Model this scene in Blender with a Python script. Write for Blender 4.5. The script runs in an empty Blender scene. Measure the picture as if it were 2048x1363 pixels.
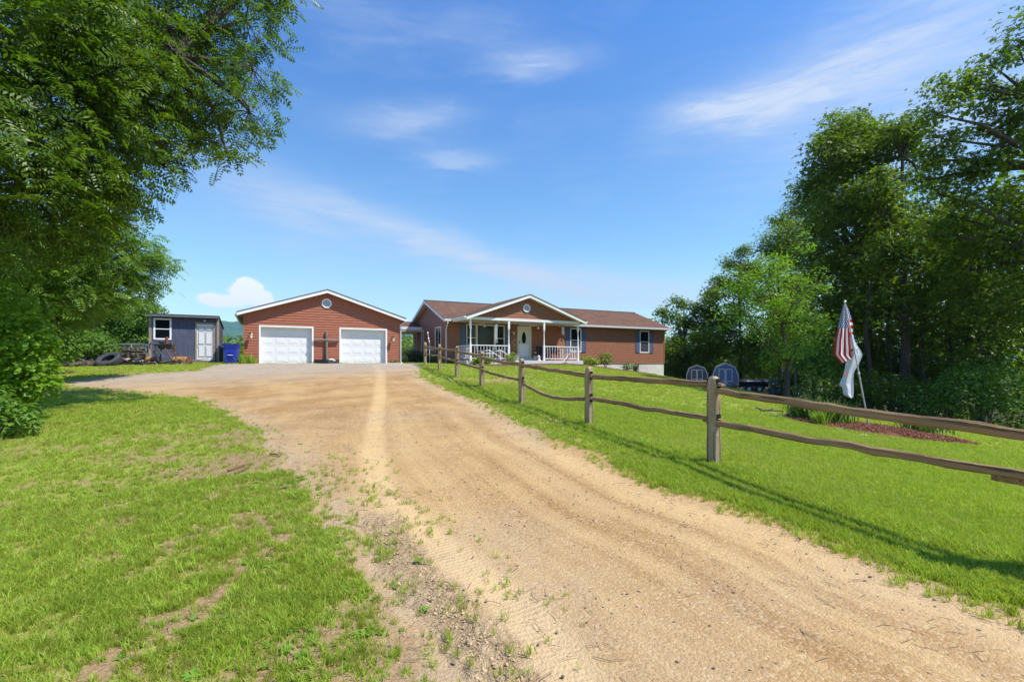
import bpy, bmesh, math, random
import numpy as np
from mathutils import Vector, Matrix, noise as mnoise

random.seed(7); RNG = np.random.default_rng(7)
SC = bpy.context.scene
COL = SC.collection
CH = 1.5                      # camera height above the drive; everything below is built in real metres
F = 992.0                     # focal length in photo pixels (2048 wide), used only to convert measured angles to places
HY = 727.0

# ---------------------------------------------------------------- camera
cam = bpy.data.objects.new('camera', bpy.data.cameras.new('camera'))
COL.objects.link(cam)
cam.location = (0, 0, CH)
cam.rotation_euler = (math.radians(90), 0, 0)
cam.data.sensor_width = 36
cam.data.lens = 36 * F / 2048
cam.data.shift_y = (HY - 681.5) / 2048
cam.data.clip_start = 0.1
cam.data.clip_end = 9000
SC.camera = cam

# ---------------------------------------------------------------- world, sun, exposure
SUN = Vector((1.369, -0.462, 2.08)).normalized()
EL = math.asin(SUN.z)
AZ = math.atan2(SUN.x, SUN.y)
sun = bpy.data.objects.new('sun', bpy.data.lights.new('sun', 'SUN'))
COL.objects.link(sun)
sun.data.energy = 5.0
sun.data.angle = math.radians(0.5)
sun.data.color = (1.0, 0.955, 0.88)
sun.rotation_euler = SUN.to_track_quat('Z', 'Y').to_euler()
sun.location = (20, -10, 40)
SC.view_settings.view_transform = 'Standard'
SC.view_settings.look = 'None'
SC.view_settings.exposure = 0.40
SC.view_settings.gamma = 1
SC.view_settings.use_curve_mapping = False

world = bpy.data.worlds.new('World'); SC.world = world
world.use_nodes = True


class NT:
    def __init__(s, tree):
        s.t = tree; s.n = tree.nodes; s.l = tree.links

    def add(s, typ, **kw):
        n = s.n.new(typ)
        for k, v in kw.items():
            setattr(n, k, v)
        return n

    def put(s, sock, v):
        if v is None:
            return
        if isinstance(v, bpy.types.NodeSocket):
            s.l.new(v, sock)
        elif isinstance(v, (tuple, list)):
            if len(v) == 3 and len(sock.default_value) == 4:
                v = tuple(v) + (1,)
            sock.default_value = v
        else:
            try:
                sock.default_value = v
            except TypeError:
                sock.default_value = (v,) * len(sock.default_value)

    def math(s, op, a, b=None, c=None, clamp=False):
        n = s.add('ShaderNodeMath', operation=op, use_clamp=clamp)
        s.put(n.inputs[0], a); s.put(n.inputs[1], b); s.put(n.inputs[2], c)
        return n.outputs[0]

    def vmath(s, op, a, b=None, scale=None):
        n = s.add('ShaderNodeVectorMath', operation=op)
        s.put(n.inputs[0], a)
        if b is not None:
            s.put(n.inputs[1], b)
        if scale is not None:
            s.put(n.inputs[3], scale)
        return n.outputs[0]

    def mix(s, f, a, b, blend='MIX'):
        n = s.add('ShaderNodeMix', data_type='RGBA', blend_type=blend)
        s.put(n.inputs[0], f); s.put(n.inputs[6], a); s.put(n.inputs[7], b)
        return n.outputs[2]

    def ramp(s, v, a, b, c=0.0, d=1.0):
        n = s.add('ShaderNodeMapRange')
        for i, x in enumerate((v, a, b, c, d)):
            s.put(n.inputs[i], x)
        return n.outputs[0]

    def noise(s, vec, scale, detail=4, rough=0.55, dist=0.0):
        n = s.add('ShaderNodeTexNoise')
        s.put(n.inputs['Vector'], vec); n.inputs['Scale'].default_value = scale
        n.inputs['Detail'].default_value = detail; n.inputs['Roughness'].default_value = rough
        n.inputs['Distortion'].default_value = dist
        return n.outputs['Fac']

    def attr(s, name):
        n = s.add('ShaderNodeAttribute'); n.attribute_name = name
        return n.outputs['Fac']

    def comb(s, x, y, z):
        n = s.add('ShaderNodeCombineXYZ')
        s.put(n.inputs[0], x); s.put(n.inputs[1], y); s.put(n.inputs[2], z)
        return n.outputs[0]

    def sep(s, v):
        n = s.add('ShaderNodeSeparateXYZ'); s.put(n.inputs[0], v)
        return n.outputs


def build_world():
    w = NT(world.node_tree)
    w.n.clear()
    out = w.add('ShaderNodeOutputWorld'); bg = w.add('ShaderNodeBackground')
    sky = w.add('ShaderNodeTexSky', sky_type='NISHITA')
    sky.sun_disc = False
    sky.sun_elevation = EL
    sky.sun_rotation = AZ
    sky.altitude = 300; sky.air_density = 1.0; sky.dust_density = 0.12; sky.ozone_density = 1.6
    tc = w.add('ShaderNodeTexCoord')
    d = w.vmath('NORMALIZE', tc.outputs['Generated'])
    x, y, z = w.sep(d)
    az = w.math('ARCTAN2', x, y)
    el = w.math('ARCSINE', z)
    # the cloud layer: wind-drawn streaks
    wv = w.comb(w.math('MULTIPLY', az, 2.2), w.math('MULTIPLY', el, 9.0), 0.0)
    n1 = w.noise(wv, 2.0, 6, 0.62, 0.8)
    n2 = w.noise(w.comb(w.math('MULTIPLY', az, 5.0), w.math('MULTIPLY', el, 34.0), 3.3), 1.7, 7, 0.66, 0.9)
    dn = w.noise(w.comb(w.math('MULTIPLY', az, 3.0), w.math('MULTIPLY', el, 7.0), 7.7), 1.7, 3, 0.5)
    azw = w.math('ADD', az, w.math('MULTIPLY', w.math('SUBTRACT', dn, 0.5), 0.10))
    elw = w.math('ADD', el, w.math('MULTIPLY', w.math('SUBTRACT', n1, 0.5), 0.07))

    def angles(px, py):
        v = Vector(((px - 1024) / F, 1, (HY - py) / F)).normalized()
        return math.atan2(v.x, v.y), math.asin(v.z)
    blobs = [  # where, half width, half height (rad), tilt, strength
        (1075, 125, .085, .022, 0.0, .62), (805, 245, .10, .026, 0.10, .60), (905, 318, .07, .016, 0.05, .50),
        (1440, 225, .10, .028, 0.0, .72), (1560, 195, .15, .036, 0.15, .46), (1740, 140, .20, .060, 0.3, .30),
        (1900, 60, .24, .10, 0.2, .42), (1930, 250, .2, .05, 0.1, .55), (560, 400, .13, .035, -0.25, .45),
        (760, 440, .17, .026, -0.30, .50), (960, 515, .15, .024, -0.32, .58), (1130, 560, .22, .03, -0.1, .62),
        (1300, 600, .25, .035, 0.0, .45), (940, 55, .10, .03, 0.05, .22), (700, 20, .12, .03, -0.1, .22),
        (620, 470, .2, .06, -0.1, .25), (800, 600, .5, .03, 0, .3)]
    tot = None
    for (px, py, ra, re, tilt, k) in blobs:
        a0, e0 = angles(px, py)
        da = w.math('SUBTRACT', azw, a0); de = w.math('SUBTRACT', elw, e0)
        c, s_ = math.cos(tilt), math.sin(tilt)
        p = w.math('ADD', w.math('MULTIPLY', da, c / ra), w.math('MULTIPLY', de, s_ / ra))
        q = w.math('ADD', w.math('MULTIPLY', da, -s_ / re), w.math('MULTIPLY', de, c / re))
        r2 = w.math('ADD', w.math('MULTIPLY', p, p), w.math('MULTIPLY', q, q))
        g = w.math('MULTIPLY', w.math('EXPONENT', w.math('MULTIPLY', r2, -0.9)), k)
        tot = g if tot is None else w.math('ADD', tot, g)
    veil = w.math('MULTIPLY', w.ramp(n1, .5, .85), 0.14)
    tot = w.math('ADD', w.math('MULTIPLY', tot, w.ramp(n2, .28, .70, .42, 1.08)), veil)
    tot = w.math('MINIMUM', tot, 0.9)
    # one small cumulus low over the ridge
    a0, e0 = angles(482, 592)
    cn = w.noise(w.comb(w.math('MULTIPLY', az, 14.0), w.math('MULTIPLY', el, 18.0), 1.2), 2.2, 5, 0.6)
    cum = None
    for (px, py, ra, re) in ((492, 584, .034, .026), (512, 594, .035, .020), (455, 600, .050, .013), (430, 598, .022, .014)):
        a0, e0 = angles(px, py)
        da = w.math('DIVIDE', w.math('SUBTRACT', az, a0), ra); de = w.math('DIVIDE', w.math('SUBTRACT', el, e0), re)
        g = w.math('SUBTRACT', 1.0, w.math('ADD', w.math('MULTIPLY', da, da), w.math('MULTIPLY', de, de)))
        cum = g if cum is None else w.math('MAXIMUM', cum, g)
    cum = w.math('ADD', cum, w.math('MULTIPLY', w.math('SUBTRACT', cn, 0.5), 2.3))
    cum = w.ramp(cum, -0.05, 0.38)
    skyc = w.add('ShaderNodeHueSaturation')
    skyc.inputs['Saturation'].default_value = SKY_SAT
    skyc.inputs['Value'].default_value = 1.0
    w.put(skyc.inputs['Color'], sky.outputs[0])
    col = w.mix(w.ramp(el, 0.0, 0.75, 0.0, 1.0), (1.26, 1.32, 1.12), (0.66, 1.06, 1.56))
    skyt = w.mix(1.0, skyc.outputs[0], col, 'MULTIPLY')
    c1 = w.mix(tot, skyt, (4.2, 4.75, 5.75))
    c2 = w.mix(w.math('MULTIPLY', cum, 0.95), c1, (7.0, 7.15, 7.4))
    w.put(bg.inputs['Color'], c2)
    bg.inputs['Strength'].default_value = SKY_STR
    w.l.new(bg.outputs[0], out.inputs[0])


HAZE_ON = True
SKY_SAT = 1.15
SKY_STR = 0.125
build_world()


# ---------------------------------------------------------------- helpers: materials
def new_mat(name):
    m = bpy.data.materials.new(name); m.use_nodes = True
    t = NT(m.node_tree)
    b = m.node_tree.nodes['Principled BSDF']
    b.inputs['Specular IOR Level'].default_value = 0.3
    return m, t, b


def mat_basic(name, col, rough=0.6, metal=0.0, var=0.12, scale=6.0, bump=0.0, bscale=40.0, spec=0.3, dirt=None, stretch=None):
    m, t, b = new_mat(name)
    tc = t.add('ShaderNodeTexCoord')
    v = tc.outputs['Object']
    if stretch:
        v = t.vmath('MULTIPLY', v, stretch)
    n = t.noise(v, scale, 5, 0.6)
    lo = tuple(c * (1 - var) for c in col); hi = tuple(min(1, c * (1 + var)) for c in col)
    c = t.mix(t.ramp(n, .3, .7), lo, hi)
    if dirt:
        dn = t.noise(tc.outputs['Object'], dirt[1], 6, 0.7, 0.6)
        c = t.mix(t.math('MULTIPLY', t.ramp(dn, .5, .75), dirt[2]), c, dirt[0])
    t.put(b.inputs['Base Color'], c)
    t.put(b.inputs['Roughness'], t.ramp(n, .2, .8, max(0.05, rough - .08), min(1, rough + .08)))
    b.inputs['Metallic'].default_value = metal
    b.inputs['Specular IOR Level'].default_value = spec
    if bump:
        bn = t.add('ShaderNodeBump'); bn.inputs['Strength'].default_value = min(1, bump); bn.inputs['Distance'].default_value = 0.01
        t.put(bn.inputs['Height'], t.noise(v, bscale, 5, 0.65)); t.l.new(bn.outputs[0], b.inputs['Normal'])
    return m


def mat_leaf(name, dark, light, transl=0.35, scale=0.9, yellow=None, rough=0.5, spec=0.35):
    m, t, b = new_mat(name)
    g = t.add('ShaderNodeNewGeometry'); tc = t.add('ShaderNodeTexCoord')
    n = t.noise(tc.outputs['Object'], scale, 3, 0.6)
    r = g.outputs['Random Per Island']
    f = t.math('ADD', t.math('MULTIPLY', r, 0.6), t.math('MULTIPLY', t.ramp(n, .3, .7), 0.4))
    c = t.mix(f, dark, light)
    if yellow:
        c = t.mix(t.ramp(r, .9, 1.0, 0, .8), c, yellow)
    t.put(b.inputs['Base Color'], c)
    b.inputs['Roughness'].default_value = rough
    b.inputs['Specular IOR Level'].default_value = spec
    tr = t.add('ShaderNodeBsdfTranslucent')
    t.put(tr.inputs['Color'], t.mix(1.0, c, (1.25, 1.35, 0.5), 'MULTIPLY'))
    mx = t.add('ShaderNodeMixShader'); mx.inputs[0].default_value = transl
    t.l.new(b.outputs[0], mx.inputs[1]); t.l.new(tr.outputs[0], mx.inputs[2])
    t.l.new(mx.outputs[0], m.node_tree.nodes['Material Output'].inputs[0])
    return m


def mat_wood(name, a, b_, rough=0.85, lichen=None, scale=1.0):
    """weathered wood, grain along local X"""
    m, t, b = new_mat(name)
    tc = t.add('ShaderNodeTexCoord'); o = tc.outputs['Object']
    gv = t.vmath('MULTIPLY', o, (1.2 * scale, 26 * scale, 26 * scale))
    n = t.noise(gv, 1.5, 6, 0.65, 0.4)
    n2 = t.noise(o, 2.2, 4, 0.6)
    c = t.mix(t.ramp(n, .25, .75), a, b_)
    c = t.mix(t.math('MULTIPLY', t.ramp(n2, .45, .7), .6), c, tuple(x * .45 for x in a))
    if lichen:
        n3 = t.noise(o, 14, 5, 0.7)
        c = t.mix(t.math('MULTIPLY', t.ramp(n3, .58, .66), .8), c, lichen)
    t.put(b.inputs['Base Color'], c)
    b.inputs['Roughness'].default_value = rough
    cr = t.noise(t.vmath('MULTIPLY', o, (.9 * scale, 34 * scale, 34 * scale)), 2.2, 3, .5, .8)
    crk = t.ramp(cr, .60, .66)
    c = t.mix(t.math('MULTIPLY', crk, .75), c, tuple(x * .22 for x in a))
    t.put(b.inputs['Base Color'], c)
    bn = t.add('ShaderNodeBump'); bn.inputs['Strength'].default_value = 1.0; bn.inputs['Distance'].default_value = .012
    t.put(bn.inputs['Height'], t.math('SUBTRACT', n, crk)); t.l.new(bn.outputs[0], b.inputs['Normal'])
    return m


# ---------------------------------------------------------------- helpers: meshes and objects
def fast_mesh(name, verts, faces, smooth=False):
    """verts (N,3) float, faces (M,k) int with constant k"""
    verts = np.ascontiguousarray(verts, dtype=np.float32); faces = np.ascontiguousarray(faces, dtype=np.int32)
    me = bpy.data.meshes.new(name)
    M, k = faces.shape
    me.vertices.add(len(verts)); me.vertices.foreach_set('co', verts.ravel())
    me.loops.add(M * k); me.loops.foreach_set('vertex_index', faces.ravel())
    me.polygons.add(M)
    me.polygons.foreach_set('loop_start', np.arange(0, M * k, k, dtype=np.int32))
    me.polygons.foreach_set('loop_total', np.full(M, k, dtype=np.int32))
    if smooth:
        me.polygons.foreach_set('use_smooth', np.ones(M, dtype=bool))
    me.update(calc_edges=True)
    return me


def link(name, me, mat=None, parent=None, loc=None, rot=None):
    o = bpy.data.objects.new(name, me)
    COL.objects.link(o)
    if mat is not None and me is not None and len(me.materials) == 0:
        for mm in (mat if isinstance(mat, (list, tuple)) else [mat]):
            me.materials.append(mm)
    if parent is not None:
        o.parent = parent
    if loc is not None:
        o.location = loc
    if rot is not None:
        o.rotation_euler = rot
    return o


def tag(o, label=None, cat=None, group=None, kind=None):
    if label: o['label'] = label
    if cat: o['category'] = cat
    if group: o['group'] = group
    if kind: o['kind'] = kind
    return o


def thing(name, label, cat, loc=(0, 0, 0), rz=0.0, group=None):
    o = bpy.data.objects.new(name, None); COL.objects.link(o)
    o.empty_display_size = 0.3
    o.location = loc; o.rotation_euler = (0, 0, rz)
    return tag(o, label, cat, group)


def copy_tree(o, parent=None):
    c = o.copy(); COL.objects.link(c)
    if parent is not None:
        c.parent = parent
    for ch in [k for k in COL.objects if k.parent == o]:
        copy_tree(ch, c)
    return c


class MB:
    def __init__(s):
        s.v = []; s.f = []; s.m = []

    def poly(s, pts, m=0):
        i = len(s.v); s.v += [tuple(p) for p in pts]; s.f.append(tuple(range(i, i + len(pts)))); s.m.append(m)
        return s

    def hexa(s, p, m=0):
        """8 points: bottom 4 ccw, top 4 ccw"""
        i = len(s.v); s.v += [tuple(q) for q in p]
        for f in ((3, 2, 1, 0), (4, 5, 6, 7), (0, 1, 5, 4), (1, 2, 6, 5), (2, 3, 7, 6), (3, 0, 4, 7)):
            s.f.append(tuple(i + k for k in f)); s.m.append(m)
        return s

    def box(s, a, b, m=0):
        (x0, y0, z0), (x1, y1, z1) = a, b
        return s.hexa([(x0, y0, z0), (x1, y0, z0), (x1, y1, z0), (x0, y1, z0), (x0, y0, z1), (x1, y0, z1), (x1, y1, z1), (x0, y1, z1)], m)

    def beam(s, p, q, w, h, up=(0, 0, 1), m=0):
        p = Vector(p); q = Vector(q); d = (q - p).normalized()
        side = d.cross(Vector(up))
        if side.length < 1e-4:
            side = d.cross(Vector((1, 0, 0)))
        side.normalize(); u = side.cross(d).normalized()
        a = side * (w / 2); b = u * (h / 2)
        return s.hexa([p - a - b, p + a - b, q + a - b, q - a - b, p - a + b, p + a + b, q + a + b, q - a + b], m)

    def tube(s, pts, rad, n=8, m=0, cap=True):
        pts = [Vector(p) for p in pts]
        if not isinstance(rad, (list, tuple)):
            rad = [rad] * len(pts)
        i0 = len(s.v)
        prev = None
        for k, p in enumerate(pts):
            if k == 0: d = pts[1] - pts[0]
            elif k == len(pts) - 1: d = pts[-1] - pts[-2]
            else: d = pts[k + 1] - pts[k - 1]
            d.normalize()
            if prev is None:
                a = d.orthogonal().normalized()
            else:
                a = (prev - d * prev.dot(d))
                a = a.normalized() if a.length > 1e-5 else d.orthogonal().normalized()
            prev = a; b = d.cross(a)
            for j in range(n):
                t = 2 * math.pi * j / n
                s.v.append(tuple(p + (a * math.cos(t) + b * math.sin(t)) * rad[k]))
        for k in range(len(pts) - 1):
            for j in range(n):
                s.f.append((i0 + k * n + j, i0 + k * n + (j + 1) % n, i0 + (k + 1) * n + (j + 1) % n, i0 + (k + 1) * n + j)); s.m.append(m)
        if cap:
            s.f.append(tuple(i0 + j for j in reversed(range(n)))); s.m.append(m)
            s.f.append(tuple(i0 + (len(pts) - 1) * n + j for j in range(n))); s.m.append(m)
        return s

    def lathe(s, prof, c=(0, 0, 0), n=16, m=0):
        i0 = len(s.v); c = Vector(c)
        for (r, z) in prof:
            for j in range(n):
                t = 2 * math.pi * j / n
                s.v.append((c.x + r * math.cos(t), c.y + r * math.sin(t), c.z + z))
        for k in range(len(prof) - 1):
            for j in range(n):
                s.f.append((i0 + k * n + j, i0 + k * n + (j + 1) % n, i0 + (k + 1) * n + (j + 1) % n, i0 + (k + 1) * n + j)); s.m.append(m)
        s.f.append(tuple(i0 + j for j in reversed(range(n)))); s.m.append(m)
        s.f.append(tuple(i0 + (len(prof) - 1) * n + j for j in range(n))); s.m.append(m)
        return s

    def prism(s, poly, y0, y1, m=0):
        """polygon in x,z extruded along y"""
        n = len(poly); i = len(s.v)
        s.v += [(x, y0, z) for x, z in poly] + [(x, y1, z) for x, z in poly]
        s.f.append(tuple(range(i, i + n))); s.m.append(m)
        s.f.append(tuple(reversed(range(i + n, i + 2 * n)))); s.m.append(m)
        for k in range(n):
            s.f.append((i + k, i + n + k, i + n + (k + 1) % n, i + (k + 1) % n)); s.m.append(m)
        return s

    def mesh(s, name, mats=None, smooth=False, bevel=0.0):
        me = bpy.data.meshes.new(name); me.from_pydata(s.v, [], s.f)
        if mats is not None:
            for mm in (mats if isinstance(mats, (list, tuple)) else [mats]):
                me.materials.append(mm)
            if isinstance(mats, (list, tuple)) and len(mats) > 1:
                me.polygons.foreach_set('material_index', s.m)
        bm = bmesh.new(); bm.from_mesh(me)
        bmesh.ops.recalc_face_normals(bm, faces=bm.faces)
        if bevel:
            bmesh.ops.bevel(bm, geom=list(bm.edges), offset=bevel, segments=1, affect='EDGES', clamp_overlap=True)
        bm.to_mesh(me); bm.free()
        if smooth:
            me.polygons.foreach_set('use_smooth', [True] * len(me.polygons))
            try: me.set_sharp_from_angle(angle=math.radians(38))
            except Exception: pass
        me.update()
        return me

    def parts(s, name, mat=None, parent=None, **k):
        """one object per loose piece"""
        par = list(range(len(s.v)))

        def find(i):
            while par[i] != i:
                par[i] = par[par[i]]; i = par[i]
            return i
        for f in s.f:
            for i in f[1:]: par[find(i)] = find(f[0])
        comp = {}
        for f, m in zip(s.f, s.m): comp.setdefault(find(f[0]), []).append((f, m))
        for fs in comp.values():
            q = MB(); mp = {}
            for f, m in fs:
                for i in f:
                    if i not in mp: mp[i] = len(q.v); q.v.append(s.v[i])
                q.f.append(tuple(mp[i] for i in f)); q.m.append(m)
            o = q.build(name, mat, parent, **k)
        return o

    def build(s, name, mat=None, parent=None, loc=None, rot=None, smooth=False, bevel=0.0):
        return link(name, s.mesh(name, mat, smooth, bevel), None, parent, loc, rot)


# ---------------------------------------------------------------- terrain shape (heights relative to the camera)
CTRL = [(0, 0, -1.5), (0, -6, -1.62), (4, 0, -1.52), (-5, 0, -1.45), (-10, 1, -1.4), (0, 3, -1.47), (2.48, 6.1, -1.25), (1.39, 8.96, -1.11),
        (.23, 11.8, -.965), (-.9, 14.7, -.725), (-1.95, 17.5, -.495), (-2.98, 20.4, -.30), (-4.07, 23.3, -.07),
        (3.57, 3.24, -1.42), (-3, 5, -1.34), (-7, 5.5, -1.32), (-12, 6, -1.35), (-3, 9, -1.08), (-8, 9, -1.1), (-14, 9, -1.15), (-4, 12, -.93), (-9, 12, -.95), (-15, 12, -.98),
        (-5, 15, -.7), (-10, 15, -.78), (-17, 15, -.85), (-6, 18, -.46), (-12, 18, -.52), (-18, 18, -.6), (-7, 21, -.2), (-13, 21, -.24), (-19, 21, -.35),
        (-9, 24, -.03), (-14, 24.5, -.06), (-20, 24.5, -.1), (-26, 24, -.3), (-14, 28, .0), (-20, 28, .02), (-26, 29, -.1), (-8, 30, 0), (-6, 27, 0), (-11, 27, .0), (-18, 36, 0), (-10, 36, 0),
        (-4, 31, -.03), (0, 30.5, -.05), (4, 32, -.06), (8, 34.5, -.60), (6.4, 34.2, -.38), (6.2, 35.9, -.18), (9.3, 37.4, -.62), (10, 36.6, -.80), (12, 39.2, -1.03), (0, 26, -.3), (2, 22, -.6), (3, 17, -1.0), (4, 12, -1.3), (5, 8, -1.5),
        (6, 26, -.75), (10, 30, -1.0), (8, 20, -1.25), (9.74, 13.5, -1.78), (8, 9, -1.75), (7, 5, -1.65), (8, 1, -1.75), (14, 35, -1.5), (15.5, 42, -1.75), (17.3, 40, -2.1),
        (15, 25, -2.0), (14, 18, -2.1), (13, 12, -2.15), (13, 6, -2.2), (17, 17, -2.6), (20, 25, -2.8), (22, 35, -2.9), (22, 12, -3.0), (22, 4, -3.0), (30, 25, -3.8), (30, 45, -4.0),
        (12, 50, -2.2), (0, 50, -1.5), (-15, 50, -2), (-35, 40, -1.5), (-40, 20, -1.5), (-20, 5, -1.8), (-20, -5, -1.8), (20, -8, -2.6), (0, -15, -1.8), (30, -15, -3.5), (-30, -15, -2.5),
        (25, 60, -4), (-30, 60, -4), (0, 65, -4)]
_C = np.array(CTRL, dtype=float)


def _phi(r2):
    return 0.5 * r2 * np.log(r2 + 1e-9)


def _fit():
    n = len(_C); P = _C[:, :2] / 10
    r2 = ((P[:, None] - P[None]) ** 2).sum(-1)
    K = _phi(r2) + np.eye(n) * 0.004
    A = np.zeros((n + 3, n + 3)); A[:n, :n] = K; A[:n, n] = 1; A[:n, n + 1:] = P; A[n, :n] = 1; A[n + 1:, :n] = P.T
    b = np.zeros(n + 3); b[:n] = _C[:, 2]
    return P, np.linalg.solve(A, b)


_P, _W = _fit()


def ground_z(x, y):
    """world z of the ground; arrays or floats"""
    sc = np.isscalar(x)
    x = np.atleast_1d(np.asarray(x, float)).ravel(); y = np.atleast_1d(np.asarray(y, float)).ravel()
    r = np.hypot(x, y)
    lim = np.minimum(1.0, 62.0 / np.maximum(r, 1e-6))
    q = np.stack([x * lim, y * lim], 1) / 10
    out = np.empty(len(q))
    for i in range(0, len(q), 20000):
        qq = q[i:i + 20000]
        r2 = ((qq[:, None] - _P[None]) ** 2).sum(-1)
        out[i:i + 20000] = _phi(r2) @ _W[:-3] + _W[-3] + qq @ _W[-2:]
    far = np.clip((r - 62) / 240, 0, 1)
    out = out * (1 - far) + far * -14 + CH
    return float(out[0]) if sc else out


def at(px, D, py=None):
    """a measured direction in the photo and a distance -> place (x, y[, z])"""
    X = (px - 1024) / F * D
    if py is None:
        return X, D
    return X, D, CH + (HY - py) / F * D


def hit(px, py):
    """where a measured direction meets the ground"""
    D = np.concatenate([np.arange(1.2, 12, .02), np.arange(12, 60, .05)])
    X = (px - 1024) / F * D; Z = CH + (HY - py) / F * D
    g = ground_z(X, D)
    k = np.argmax(g >= Z)
    if not (g >= Z).any():
        k = len(D) - 1
    return float(X[k]), float(D[k])


def seg_dist(x, y, pts):
    """distance to polyline and running parameter"""
    best = np.full(x.shape, 1e9); par = np.zeros(x.shape); side = np.zeros(x.shape); acc = 0
    for (x0, y0), (x1, y1) in zip(pts[:-1], pts[1:]):
        dx, dy = x1 - x0, y1 - y0; L2 = dx * dx + dy * dy; L = math.sqrt(L2)
        t = np.clip(((x - x0) * dx + (y - y0) * dy) / L2, 0, 1)
        d = np.hypot(x - x0 - t * dx, y - y0 - t * dy)
        b = d < best
        best = np.where(b, d, best); par = np.where(b, acc + t * L, par)
        side = np.where(b, np.sign(dx * (y - y0) - dy * (x - x0)), side)
        acc += L
    return best, par, side


def inside(x, y, poly):
    c = np.zeros(x.shape, bool); n = len(poly)
    for i in range(n):
        x0, y0 = poly[i]; x1, y1 = poly[(i + 1) % n]
        if y0 == y1: continue
        cond = ((y0 > y) != (y1 > y)) & (x < (x1 - x0) * (y - y0) / (y1 - y0) + x0)
        c ^= cond
    return c


_tab = RNG.random((256, 256))


def vnoise(x, y, s):
    """cheap value noise 0..1"""
    x = x * s; y = y * s
    xi = np.floor(x).astype(int); yi = np.floor(y).astype(int); fx = x - xi; fy = y - yi
    fx = fx * fx * (3 - 2 * fx); fy = fy * fy * (3 - 2 * fy)
    a = _tab[xi % 256, yi % 256]; b = _tab[(xi + 1) % 256, yi % 256]; c = _tab[xi % 256, (yi + 1) % 256]; d = _tab[(xi + 1) % 256, (yi + 1) % 256]
    return (a * (1 - fx) + b * fx) * (1 - fy) + (c * (1 - fx) + d * fx) * fy


def fnoise(x, y, s, o=4):
    t = 0; a = .5; 
    for k in range(o):
        t = t + a * vnoise(x + 17.3 * k, y - 9.1 * k, s * 2 ** k); a *= .5
    return t / (1 - .5 ** o)


# edges of the drive, measured
R_EDGE = [(3.9, -6), (3.45, 0.5)] + [hit(*p) for p in ((2048, 1215), (1836, 1147), (1703, 1086), (1531, 1024), (1340, 968), (1240, 928), (1172, 900), (1113, 877), (1035, 842), (977, 808), (908, 781), (840, 754))]
U = Vector((math.cos(math.radians(26.7)), math.sin(math.radians(26.7)))); V = Vector((-U.y, U.x))
G0 = Vector((-15.216, 28.16))          # garage front-left corner
H0 = Vector((-4.10, 31.13))            # house front-left corner


def gl(x, y):
    p = G0 + U * x + V * y
    return (p.x, p.y)


def hl(x, y):
    p = H0 + U * x + V * y
    return (p.x, p.y)


L_EDGE = [hit(*p) for p in ((130, 771), (200, 777), (280, 784), (350, 792), (420, 812), (500, 852), (560, 930), (615, 1005), (650, 1065), (690, 1115), (745, 1205), (830, 1363))] + [(-.2, 0.8), (.2, -6)]
T_EDGE = [gl(9.6, -2.5), gl(8.6, -.05), gl(.3, -.05), gl(.1, -.9), gl(-1.2, -1.6)] + [hit(*p) for p in ((400, 741), (300, 747), (200, 755), (125, 763))]
DRIVE = R_EDGE + T_EDGE + L_EDGE
TRACK = [gl(6.9, -1), hit(762, 745), hit(760, 790), hit(752, 850), hit(748, 900), hit(753, 950), hit(775, 1000), hit(815, 1035), hit(850, 1066), hit(930, 1130), hit(1010, 1195), hit(1062, 1239), hit(1100, 1290), hit(1140, 1363), (.75, 1.2), (1.3, -3)]
MUD = [hit(762, 1035), hit(785, 1090), hit(825, 1150), hit(886, 1215), hit(959, 1288), hit(1010, 1363), (.2, 1.6), (.6, -1)]
BED = hit(1750, 866)


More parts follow.
